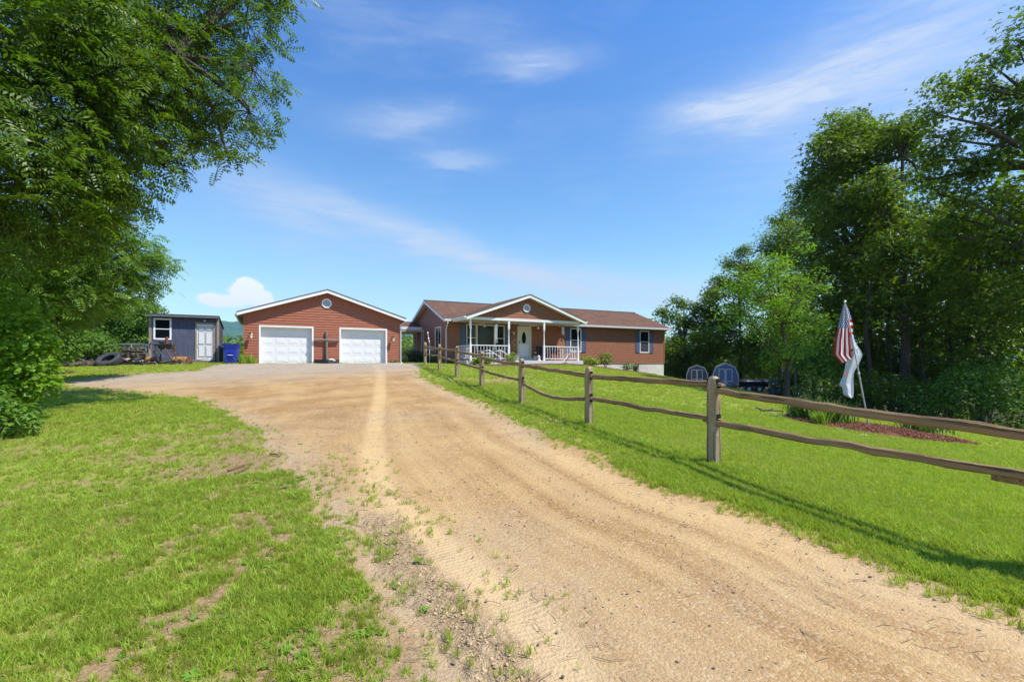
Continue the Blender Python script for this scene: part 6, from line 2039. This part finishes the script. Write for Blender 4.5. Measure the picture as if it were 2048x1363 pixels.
wood_tree('maple_tree', 'tallest dark maple standing behind the flags, top above the others', 1700, 30, 222, 640, 122, 34, 560, .19, 'maple', 'lobed', 31, .24, extra=((1690, 262, 30, 1.1), (1765, 258, 30, .9), (1720, 250, 30, 1.0)), tpx=1735, clump=.24)
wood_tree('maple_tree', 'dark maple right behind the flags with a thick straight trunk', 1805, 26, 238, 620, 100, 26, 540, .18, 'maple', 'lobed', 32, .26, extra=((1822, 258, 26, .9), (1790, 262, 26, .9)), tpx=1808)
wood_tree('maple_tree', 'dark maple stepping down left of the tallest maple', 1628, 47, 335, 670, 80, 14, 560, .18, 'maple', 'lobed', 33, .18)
wood_tree('maple_tree', 'dark green maple behind the bright yellow-green tree', 1560, 46, 412, 690, 85, 13, 560, .20, 'oak', 'lobed', 34, .2)
wood_tree('maple_tree', 'rounded tree left of the bright yellow-green tree', 1480, 50, 478, 710, 62, 11, 560, .19, 'oak', 'lobed', 35, .18)
wood_tree('maple_tree', 'tree directly above the two barn-roofed sheds', 1420, 47, 540, 740, 62, 11, 520, .22, 'oak', 'lobed', 36, .18)
wood_tree('maple_tree', 'tree just right of the house end, above the smaller barn shed', 1368, 48, 583, 745, 55, 10, 520, .22, 'oak', 'lobed', 37, .18)
wood_tree('maple_tree', 'low tree whose crown shows behind the right corner of the house', 1325, 50, 606, 750, 48, 9, 520, .22, 'oak', 'lobed', 38, .16)
wood_tree('birch_tree', 'bright yellow-green young tree in front of the dark maples left of flags', 1555, 23.5, 500, 730, 108, 20, 620, .125, 'bright', 'simple', 39, .12, tpx=1572, extra=((1608, 488, 23.5, .5), (1480, 565, 23.5, .8), (1450, 630, 24, .75), (1640, 560, 23.5, .6)))
# big oak reaching in from the right edge
lob = [L3(*e, (1.15, 1.1, .7)) for e in [(1905, 175, 19, .85), (1945, 165, 19, .75), (1990, 200, 19.4, .8), (1880, 230, 19, .85), (1900, 280, 19.5, .75), (1960, 260, 20, .6), (2035, 100, 19, .55), (2075, 60, 19, 1.2), (2050, 180, 19.5, .8), (2010, 300, 20, .6), (1870, 320, 20, .8), (1985, 130, 19, .7), (2015, 230, 19.3, .8), (1975, 330, 19.6, .9), (1930, 350, 20.5, .7),
                                        (1980, 400, 21, 1.0), (2060, 380, 20, 1.1), (1900, 430, 22, 1.2), (2000, 500, 21, 1.3), (2090, 250, 19, 1.2), (1940, 540, 22, 1.2), (2050, 600, 20, 1.2), (1850, 360, 21, .5), (2150, 130, 19, 1.5), (2140, 400, 19, 1.6), (2130, 560, 18.5, 1.5)]]
x, y = at(2120, 19); z = ground_z(x, y)
make_tree('oak_tree', 'large oak at the right edge of photo with open branches against the sky', 'tree', (x, y, z), [(x, y, z - .2), (x, y, z + 4), (x - .2, y, z + 7), at(2095, 19, 330), at(2070, 19, 200)], lob + [L3(*e, (1.2, 1.1, .8)) for e in [(1960, 330, 20, .9), (2020, 250, 19.6, .8), (1880, 390, 21, .9), (2030, 440, 20.5, 1.1), (1950, 470, 21.5, 1.1), (1865, 470, 22, 1.0)]], 520, 'lobed', .16, 'oak', seed=41, tr=.24, twigs=7, shell=.45, clump=.26, group='trees of the wood on the right')
wood_tree('maple_tree', 'shaded tree at the right edge below the large oak', 1960, 24, 400, 740, 110, 15, 420, .18, 'maple', 'lobed', 42, .2, tpx=1960)
wood_tree('maple_tree', 'shaded tree with thin trunk right of the thick trunks behind flags', 1880, 29, 350, 700, 95, 14, 420, .18, 'maple', 'lobed', 43, .18, tpx=1905)
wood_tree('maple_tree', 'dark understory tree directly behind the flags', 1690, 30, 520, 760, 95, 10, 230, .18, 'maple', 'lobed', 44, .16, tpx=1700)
wood_tree('maple_tree', 'leafy understory tree filling the gap at the far right of the wood', 2080, 21, 420, 800, 120, 13, 420, .17, 'maple', 'lobed', 45, .2)
# trees further back that close the wood
for k, (px, D, tp, hw, lb) in enumerate([(1650, 52, 430, 90, 'tree deep in the wood behind the tallest maple'), (1760, 38, 400, 90, 'tree deep in the wood behind the thick trunks'), (1860, 36, 400, 90, 'tree deep in the wood left below the oak'), (1960, 34, 420, 95, 'tree deep in the wood below the oak branches'),
                                         (2070, 32, 400, 100, 'tree deep in the wood at the far right'), (1500, 60, 600, 60, 'tree deep in the wood behind the larger barn shed'), (1570, 58, 560, 70, 'tree deep in the wood behind the tarpaulin heap')]):
    wood_tree('wood_tree', lb, px, D, tp, 760, hw, 9, 190, .26, 'oak' if k % 2 else 'maple', 'simple', 60 + k, .18)
# bare trunks one can see
tm = [(1780, 27.5, .10, 'slim trunk left of the thickest trunk'), (1846, 26, .085, 'thin trunk right of the thickest trunk'), (1905, 26, .07, 'slender sapling trunk against the bright leaves'), (1836, 30, .13, 'straight trunk deeper in the wood'), (1590, 31, .10, 'grey trunk beside the tarpaulin heap'), (1738, 26, .11, 'dark trunk just right of the flags')]
for k, (px, D, r_, lb) in enumerate(tm):
    x, y = at(px, D); z = ground_z(x, y); rr = random.Random(k)
    t = thing('young_tree', lb, 'tree', (x, y, z), 0, 'trees of the wood on the right')
    hgt = 6 + rr.random() * 2
    MB().tube([(0, 0, -.2), (.08, 0, hgt * .3), (-.1, .1, hgt * .6), (.15, 0, hgt)], [r_ * 1.2, r_, r_ * .8, r_ * .45], 8).build('trunk', BARK_L if 'grey' in lb else BARK, t, smooth=True)
    b = MB()
    for q in range(7):
        zz = hgt * (.3 + .09 * q); a = rr.uniform(0, 6.28); L = rr.uniform(.8, 2.2)
        b.tube(bent((0, 0, zz), (L * math.cos(a), L * math.sin(a), zz + L * .4), 4, .08, rr), [.03, .025, .018, .01, .005], 5)
    b.build('branches', BARK, t)
    P = np.random.default_rng(k).normal(0, 1, (500, 3)) * np.array([1.3, 1.3, .5]) + np.array([0, 0, hgt * .8])
    leaf_cloud('crown', P, .17, LF['maple'], t, 'lobed', np.random.default_rng(k))
# understory shrubs at the edge of the wood
us = [(1650, 800, 24, 1.2, 'bush', 'shrub at the wood edge just left of the flags'), (1625, 745, 27, 1.3, 'bush', 'light leafy shrub left of the flags at the wood edge'), (1740, 790, 23, 1.1, 'maple', 'low dark shrub behind the flagpole'),
      (1800, 800, 22, 1.1, 'maple', 'low dark shrub right of the flagpole'), (1870, 815, 21, 1.2, 'bush', 'dark shrub behind the right half of the mulch bed'), (1950, 800, 20, 1.4, 'bush', 'grey-green shrub with pale leaves near the right edge'),
      (2030, 820, 19, 1.4, 'bush', 'dark shrub at the right edge behind the fence'), (1900, 740, 28, 1.5, 'bush', 'sunlit shrub deep between the trunks'), (1980, 690, 26, 1.3, 'bright', 'leaves coloured bright like sunlit ones between the trunks at the right'),
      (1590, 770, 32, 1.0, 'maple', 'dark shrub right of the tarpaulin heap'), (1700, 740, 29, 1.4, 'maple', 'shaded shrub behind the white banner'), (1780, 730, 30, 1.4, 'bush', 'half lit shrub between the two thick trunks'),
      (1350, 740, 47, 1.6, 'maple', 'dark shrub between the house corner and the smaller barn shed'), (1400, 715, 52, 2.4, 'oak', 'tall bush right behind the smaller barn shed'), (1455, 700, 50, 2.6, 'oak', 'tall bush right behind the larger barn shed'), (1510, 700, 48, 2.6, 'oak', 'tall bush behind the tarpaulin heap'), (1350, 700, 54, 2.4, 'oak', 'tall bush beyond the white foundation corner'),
      (1850, 700, 31, 1.3, 'bright', 'leaves coloured bright like sunlit ones seen between the thick trunk and the slender sapling'), (1700, 650, 33, 1.3, 'bright', 'leaves coloured light like sunlit ones seen past the left of the flags')]  # sunlit look among the shaded trunks is put in by lighter leaf colour
for k, (px, py, D, r_, mt, lb) in enumerate(us):
    q = random.Random(100 + k)
    w_ = r_ / D * F
    bush('wood_shrub', lb, 'shrub', px, py, D, [(q.uniform(-1, 1) * w_ * .9, q.uniform(-.8, .5) * w_, r_ * q.uniform(.35, .85)) for _ in range(6)], 620, .16 if D > 25 else .13, mt, 'simple', 100 + k, 'shrubs along the edge of the wood')


# the far wood that closes the view behind everything
def far_wood():
    rng = np.random.default_rng(9)
    P = []
    # right-hand wood mass
    n = 26000
    a = rng.uniform(16.5, 50, n); d = rng.uniform(46, 62, n) - (a - 16) * .45
    d = np.where(a < 33, d + 16, d)
    hgt = 5.0 + (a - 16) * .27
    x = d * np.sin(np.radians(a)); y = d * np.cos(np.radians(a)); u = rng.random(n) ** .8
    nz = fnoise(x, y, .18, 3)
    z = ground_z(x, y) + u * hgt * (.6 + .7 * nz)
    P.append(np.stack([x, y, z], 1))
    o = leaf_cloud('woodland', np.concatenate(P), .42, LF['oak'], None, 'simple', rng); tag(o, 'dense shaded woodland closing the view on the right', None, None, 'stuff')
    # trees in the valley between shed and garage, left and behind the house
    n = 26000
    a = rng.uniform(-52, 16, n); d = rng.uniform(64, 120, n)
    x = d * np.sin(np.radians(a)); y = d * np.cos(np.radians(a)); nz = fnoise(x, y, .12, 3)
    g = ground_z(x, y); top = CH + d * .050 + (nz - .5) * 5
    z = g + (top - g) * rng.random(n) ** .55
    o = leaf_cloud('valley_trees', np.stack([x, y, z], 1), .75, LF['far'], None, 'simple', rng); tag(o, 'sunlit green tree tops in the valley beyond the garage and shed', None, None, 'stuff')


far_wood()


def build_hills():
    m, t, b = new_mat('forested_hill')
    tc = t.add('ShaderNodeTexCoord')
    n = t.noise(tc.outputs['Object'], .012, 6, .7)
    n2 = t.noise(tc.outputs['Object'], .0022, 4, .6)
    c = t.mix(t.ramp(n, .35, .65), (.012, .045, .014), (.06, .13, .03)); c = t.mix(t.math('MULTIPLY', t.ramp(n2, .45, .65), .4), c, (.10, .19, .05))
    t.put(b.inputs['Base Color'], c); b.inputs['Roughness'].default_value = 1; b.inputs['Specular IOR Level'].default_value = 0
    A = np.radians(np.concatenate([np.arange(-75, 75, .25)])); K = 46
    v = []
    for i, k in enumerate(np.linspace(0, 1, K)):
        d = 3000 + 1300 * k
        for a in A:
            x, y = d * math.sin(a), d * math.cos(a)
            ridge = min(112, 84 + (-.215 - a) * 78 if a < -.215 else 84 - (a + .215) * 60) + 2 * math.sin(a * 13)
            h = -14 + (ridge * 2.8 + 14) * (math.sin(min(1, k * 1.15) * math.pi / 2) ** 1.3)
            h += mnoise.fractal(Vector((x * .004, y * .004, 0)), 1.0, 2.0, 5) * 30 * k ** .5 + mnoise.noise(Vector((x * .03, y * .03, 3))) * 9
            v.append((x, y, h))
    nA = len(A); idx = np.arange(K * nA).reshape(K, nA)
    f = np.stack([idx[:-1, :-1].ravel(), idx[:-1, 1:].ravel(), idx[1:, 1:].ravel(), idx[1:, :-1].ravel()], 1)[:, ::-1]
    o = link('hills', fast_mesh('hills', np.array(v), f, True), m); tag(o, kind='structure')


build_hills()


# ---- garden plants
def strap_plant(label, base, n, L, mat='strap', spread=.12, name='lily_clump', cat='plant', group=None, seed=1):
    rng = np.random.default_rng(seed)
    t = thing(name, label, cat, base, 0, group)
    P = rng.normal(0, spread, (n, 3)); P[:, 2] = 0
    nr = rng.normal(0, .22, (n, 3)); nr[:, 2] = 1; 
    leaf_cloud('leaves', P, L, LF[mat], t, 'blade', rng, upb=3.0)
    return t


def on(px, py, dz=0): x, y = hit(px, py); return (x, y, ground_z(x, y) + dz)


strap_plant('big clump of dark green daylily leaves at the left end of the mulch bed', on(1662, 848, .05), 420, .62, 'strap', .22, seed=2)
strap_plant('green daylily clump behind left at the back edge of the mulch bed', on(1615, 838, .05), 380, .60, 'strap', .22, seed=3)
strap_plant('small yellow-green striped grass clump in front of the daylilies', on(1638, 850, .05), 140, .42, 'lime', .08, name='striped_grass', seed=4)
strap_plant('low green daylily clump in the right half of the mulch bed', on(1848, 868, .08), 420, .42, 'strap', .26, seed=5)
strap_plant('iris clump with upright pale leaves right of the blue bin', place(492, 27.4, 0), 130, .62, 'lime', .22, name='iris_clump', seed=6)
strap_plant('low iris clump at the garage wall just left of the left door', place(509, 27.3, 0), 60, .45, 'lime', .12, name='iris_clump', seed=7)
strap_plant('spiky yucca by the white foundation near the shuttered window', at_h(14.35, -1.0, -.55), 120, .62, 'strap', .10, name='yucca', seed=8)
strap_plant('tuft of green iris leaves below the house corner downspout', at_h(.0, -.9, -.05), 90, .55, 'strap', .14, name='iris_clump', seed=9)


def garden_shrub(label, base, R, n, mat, size=.07, seed=1, name='garden_shrub', kind='simple', off=.6):
    rng = np.random.default_rng(seed); r = random.Random(seed)
    t = thing(name, label, 'shrub', base)
    s = MB()
    for k in range(6):
        a = r.uniform(0, 6.28); s.tube([(0, 0, -.05), (R[0] * .4 * math.cos(a), R[1] * .4 * math.sin(a), R[2] * .7), (R[0] * .8 * math.cos(a), R[1] * .8 * math.sin(a), R[2] * 1.3)], [.015, .011, .005], 5)
    s.build('stem', BARK, t)
    d = rng.normal(0, 1, (n, 3)); d /= np.linalg.norm(d, axis=1, keepdims=True)
    nd = np.array([mnoise.noise(Vector(q) * 1.8 + Vector((seed, 0, 0))) for q in d])
    P = d * (rng.uniform(.5, 1, n) * (1 + .6 * nd))[:, None] * np.array(R) + np.array([0, 0, R[2] * (off + .4)])
    leaf_cloud('foliage', P[P[:, 2] > 0], size, LF[mat], t, kind, rng, outward=d[P[:, 2] > 0])


garden_shrub('bright lime leafy plant in the bed at the left corner of the porch', at_h(1.1, -3.1, -.08), (.62, .35, .26), 700, 'lime', .14, 21)
garden_shrub('small lime plant in the bed before the left porch railing', at_h(3.0, -3.0, -.08), (.30, .3, .38), 420, 'lime', .10, 22)
garden_shrub('bright yellow-green shrub in the bed right of the porch', at_h(9.6, -1.6, -.22), (.85, .5, .36), 900, 'lime', .12, 23)
garden_shrub('leggy hydrangea against the white foundation right of the porch', at_h(11.6, -.9, -.40), (.55, .45, .55), 420, 'bush', .13, 24, off=1.0)
garden_shrub('small dark shrub by the white foundation left of the yucca', at_h(13.6, -.9, -.55), (.45, .4, .35), 320, 'bush', .11, 25)
garden_shrub('dark green shrub against the left gable wall of the house', at_h(-.7, 2.4, -.05), (.6, .9, .50), 1500, 'dark', .09, 26)
garden_shrub('dark green shrub next to the breezeway gate by the house', at_h(-.7, 5.0, -.05), (.55, .8, .55), 1300, 'dark', .09, 27)
garden_shrub('dry twiggy plant behind the first fence posts at the house corner', at_h(-.9, -.5, -.1), (.35, .35, .50), 350, 'dark', .09, 28)
garden_shrub('small plant in a dark tray at the right end of the garage wall', (*gl(8.45, -.3), CH - .02), (.30, .15, .16), 200, 'bush', .08, 29)


def build_small():
    # metal garden pinwheel stake before the side windows
    t = thing('garden_stake', 'tall pale metal garden stake with small birds before the side windows', 'garden ornament', at_h(-1.0, .35, -.08), RZ)
    MB().tube([(0, 0, 0), (.0, 0, 1.3), (-.12, 0, 2.05)], .018, 6).build('rod', M['metal_white'], t)
    MB().tube([(-.25, 0, .95), (.25, 0, .95)], .015, 6).build('cross_arm', M['metal_white'], t)
    for k, z in enumerate((2.0, 1.65, 1.45)): MB().lathe([(.005, -.06), (.045, -.02), (.045, .03), (.005, .08)], (-.12 + k * .05, 0, z), 8).build('bird', M['white'], t, smooth=True)
    # timber edging of the beds
    m = mat_wood('timber_edging', (.33, .19, .10), (.16, .085, .05))
    runs = [(hl(.2, -4.2), hl(3.0, -3.85), 'timber edging in front of the porch bed, left length'), (hl(3.0, -3.85), hl(8.6, -3.6), 'timber edging in front of the porch bed, long middle length'), (hl(8.6, -3.6), hl(12.2, -1.95), 'sloping timber edging of the bed right of porch'), (hl(12.2, -1.95), hl(16.0, -1.35), 'timber edging below the white foundation'),
            (gl(9.2, -.9), gl(12.0, -2.2), 'grey log edging from garage corner to the first fence post')]
    for (a, b, lb) in runs:
        mb = MB(); N = 8; c = Vector(((a[0] + b[0]) / 2, (a[1] + b[1]) / 2, 0)); pts = []
        for k in range(N + 1):
            u = k / N; x = a[0] + (b[0] - a[0]) * u; y = a[1] + (b[1] - a[1]) * u
            pts.append((x - c.x, y - c.y, ground_z(x, y) + .05))
        for p, q in zip(pts[:-1], pts[1:]): mb.beam(p, q, .09, .15 if 'log' not in lb else .10)
        o = mb.build('bed_edging', m if 'log' not in lb else M['wood_grey'], None, tuple(c)); tag(o, lb, 'edging')
    # dark pieces lying on the lawn
    dm = mat_cache('dark_dead_wood', (.045, .05, .055), rough=.8, var=.5)
    for k, (px, py, lb) in enumerate(((1533, 824, 'dark broken branch lying on the lawn left of the mulch bed'), (1572, 834, 'dark forked branch lying at the left tip of the mulch bed'))):
        b = on(px, py, .03)
        t = thing('fallen_branch', lb, 'branch', b, .1)
        if k == 0:
            MB().tube([(-.32, .1, .12), (-.12, 0, .02), (.10, 0, .03), (.55, -.05, .0)], [.012, .035, .028, .012], 6).build('stick', dm, t); MB().tube([(.1, 0, .03), (.25, .05, .08)], [.03, .012], 6).build('side_twig', dm, t)
        else:
            MB().tube([(-.55, .05, .0), (-.15, 0, .02), (.05, 0, .04), (.16, 0, .17)], [.01, .025, .045, .02], 6).build('stick', dm, t); MB().tube([(.12, 0, .1), (.26, 0, .14)], [.03, .022], 6).build('side_twig', dm, t)
    # sticks on the left turf
    for k, (a, b, lb) in enumerate((((455, 944), (508, 928), 'longest brown stick lying on the worn turf left of the drive'), ((470, 950), (500, 936), 'short brown stick beside the longest stick'), ((540, 910), (560, 915), 'small dark stick at the left edge of the drive'))):
        x0, y0 = hit(*a); x1, y1 = hit(*b); c = ((x0 + x1) / 2, (y0 + y1) / 2); g = ground_z(*c)
        o = MB().tube([(x0 - c[0], y0 - c[1], ground_z(x0, y0) - g + .02), (.01, .02, .03), (x1 - c[0], y1 - c[1], ground_z(x1, y1) - g + .015)], [.012, .010, .005], 6).build('stick', mat_cache('brown_stick', (.17, .10, .06), rough=.9), None, (*c, g)); tag(o, lb, 'stick')
    # flat pale stones at the edge of the bed and a slab near the garage
    s = stone_mesh('flat_stone', mat_cache('pale_stone', (.55, .50, .44), rough=.9, bump=.4, dirt=((.3, .26, .22), 6, .5)), random.Random(8))
    for (px, py, sc, lb) in ((1722, 872, (.17, .10, .04), 'flat pale stone at the front edge of the mulch bed'), (1677, 861, (.09, .07, .05), 'small white stone at the front edge of the mulch bed'), (1888, 866, (.13, .10, .07), 'grey stone beside the right daylily clump')):
        o = link('stone', s, None, None, on(px, py, .03)); o.scale = sc; tag(o, lb, 'stone')
    for (x_, y_, sc, lb) in ((7.9, -1.9, (.85, .40, .05), 'flat white concrete slab in the gravel near the right garage door'), (2.2, -.7, (.5, .14, .03), 'thin white patch of concrete before the left garage door')):
        x, y = gl(x_, y_); mb = MB(); n = 9; rr = random.Random(int(x_ * 10))
        P = [(sc[0] * math.cos(6.283 * k / n) * rr.uniform(.8, 1.1), sc[1] * math.sin(6.283 * k / n) * rr.uniform(.7, 1.15)) for k in range(n)]
        mb.v = [(a, b, -.05) for a, b in P] + [(a * .96, b * .96, sc[2]) for a, b in P]; mb.f = [tuple(reversed(range(n))), tuple(range(n, 2 * n))] + [(k, (k + 1) % n, n + (k + 1) % n, n + k) for k in range(n)]; mb.m = [0] * (n + 2)
        o = mb.build('slab', M['concrete'], None, (x, y, ground_z(x, y)), (0, 0, RZ)); tag(o, lb, 'slab')
    # tarpaulin heap by the wood
    tar = mat_cache('black_tarp', (.012, .015, .022), rough=.35, spec=.5)
    x, y = at(1520, 37); z = ground_z(x, y)
    N = 24; K = 10; v = []
    for i in range(K + 1):
        for j in range(N + 1):
            a = -2.6 + 5.2 * j / N; b_ = -1.0 + 2.0 * i / K
            h = 1.15 * (1 - abs(b_) ** 3) * (1 - abs(a / 2.6) ** 6) + .12 * mnoise.noise(Vector((a * 1.5, b_ * 2, 0)))
            v.append((a, b_ * 1.0, max(-.1, h)))
    f = [(i * (N + 1) + j, i * (N + 1) + j + 1, (i + 1) * (N + 1) + j + 1, (i + 1) * (N + 1) + j) for i in range(K) for j in range(N)]
    me = bpy.data.meshes.new('tarpaulin'); me.from_pydata(v, [], f); me.materials.append(tar)
    o = link('tarpaulin', me, None, None, (x, y, z), (0, 0, -.1)); tag(o, 'long low heap under black tarpaulin between the larger barn shed and trees', 'tarpaulin')
    t = thing('trailer', 'dark utility trailer with pale wheel in front of the black tarpaulin', 'trailer', (*at(1502, 35.5), ground_z(*at(1502, 35.5))), -.1)
    MB().box((-1.0, -.5, .42), (1.0, .5, .50)).build('bed', M['black'], t); MB().box((-1.0, -.52, .50), (1.0, -.48, .80)).build('side_board', M['black'], t)
    for sx in (-.35, .35): MB().tube([(sx, -.62, .28), (sx, -.48, .28)], .27, 16).build('wheel', M['rubber'], t); MB().tube([(sx, -.64, .28), (sx, -.60, .28)], .13, 12).build('rim', M['metal_white'], t)
    MB().tube([(-1.0, 0, .42), (-1.9, 0, .30)], .04, 6).build('drawbar', M['black'], t)
    x, y = at(1559, 33); t = thing('drum', 'blue drum lying on its side with white end at the foot of the grey trunk', 'drum', (x, y, ground_z(x, y) + .26), .35)
    MB().tube([(0, .45, 0), (0, -.25, 0)], .28, 16).build('body', mat_cache('blue_drum', (.03, .08, .30), rough=.4), t, smooth=True); MB().tube([(0, -.25, 0), (0, -.28, 0)], .22, 16).build('end_cap', mat_cache('pale_blue_cap', (.45, .58, .72), rough=.4), t)
    # pale house wall glimpsed through the wood
    x, y = at(1515, 66); t = thing('neighbour_house', 'pale pinkish house glimpsed through leaves behind the tarpaulin heap', 'house', (x, y, ground_z(x, y)), -.2)
    MB().box((-4, 0, -1), (4, 5, 3.4)).build('wall', mat_cache('pale_pink_siding', (.55, .42, .36)), t); MB().prism([(-4.3, 3.4), (4.3, 3.4), (0, 5.2)], -.2, 5.2).build('roof', M['shingle_edge'], t)


build_small()


# ================================================================ AIR
def build_haze(density):
    m = bpy.data.materials.new('haze'); m.use_nodes = True; t = NT(m.node_tree); t.n.clear()
    out = t.add('ShaderNodeOutputMaterial'); v = t.add('ShaderNodeVolumePrincipled')
    v.inputs['Color'].default_value = (.45, .74, 1.0, 1); v.inputs['Density'].default_value = density; v.inputs['Anisotropy'].default_value = .2
    t.l.new(v.outputs[0], out.inputs['Volume'])
    o = MB().box((-5200, -60, -30), (5200, 5000, 420)).build('haze', m); tag(o, kind='stuff')


if HAZE_ON:
    build_haze(.00013)
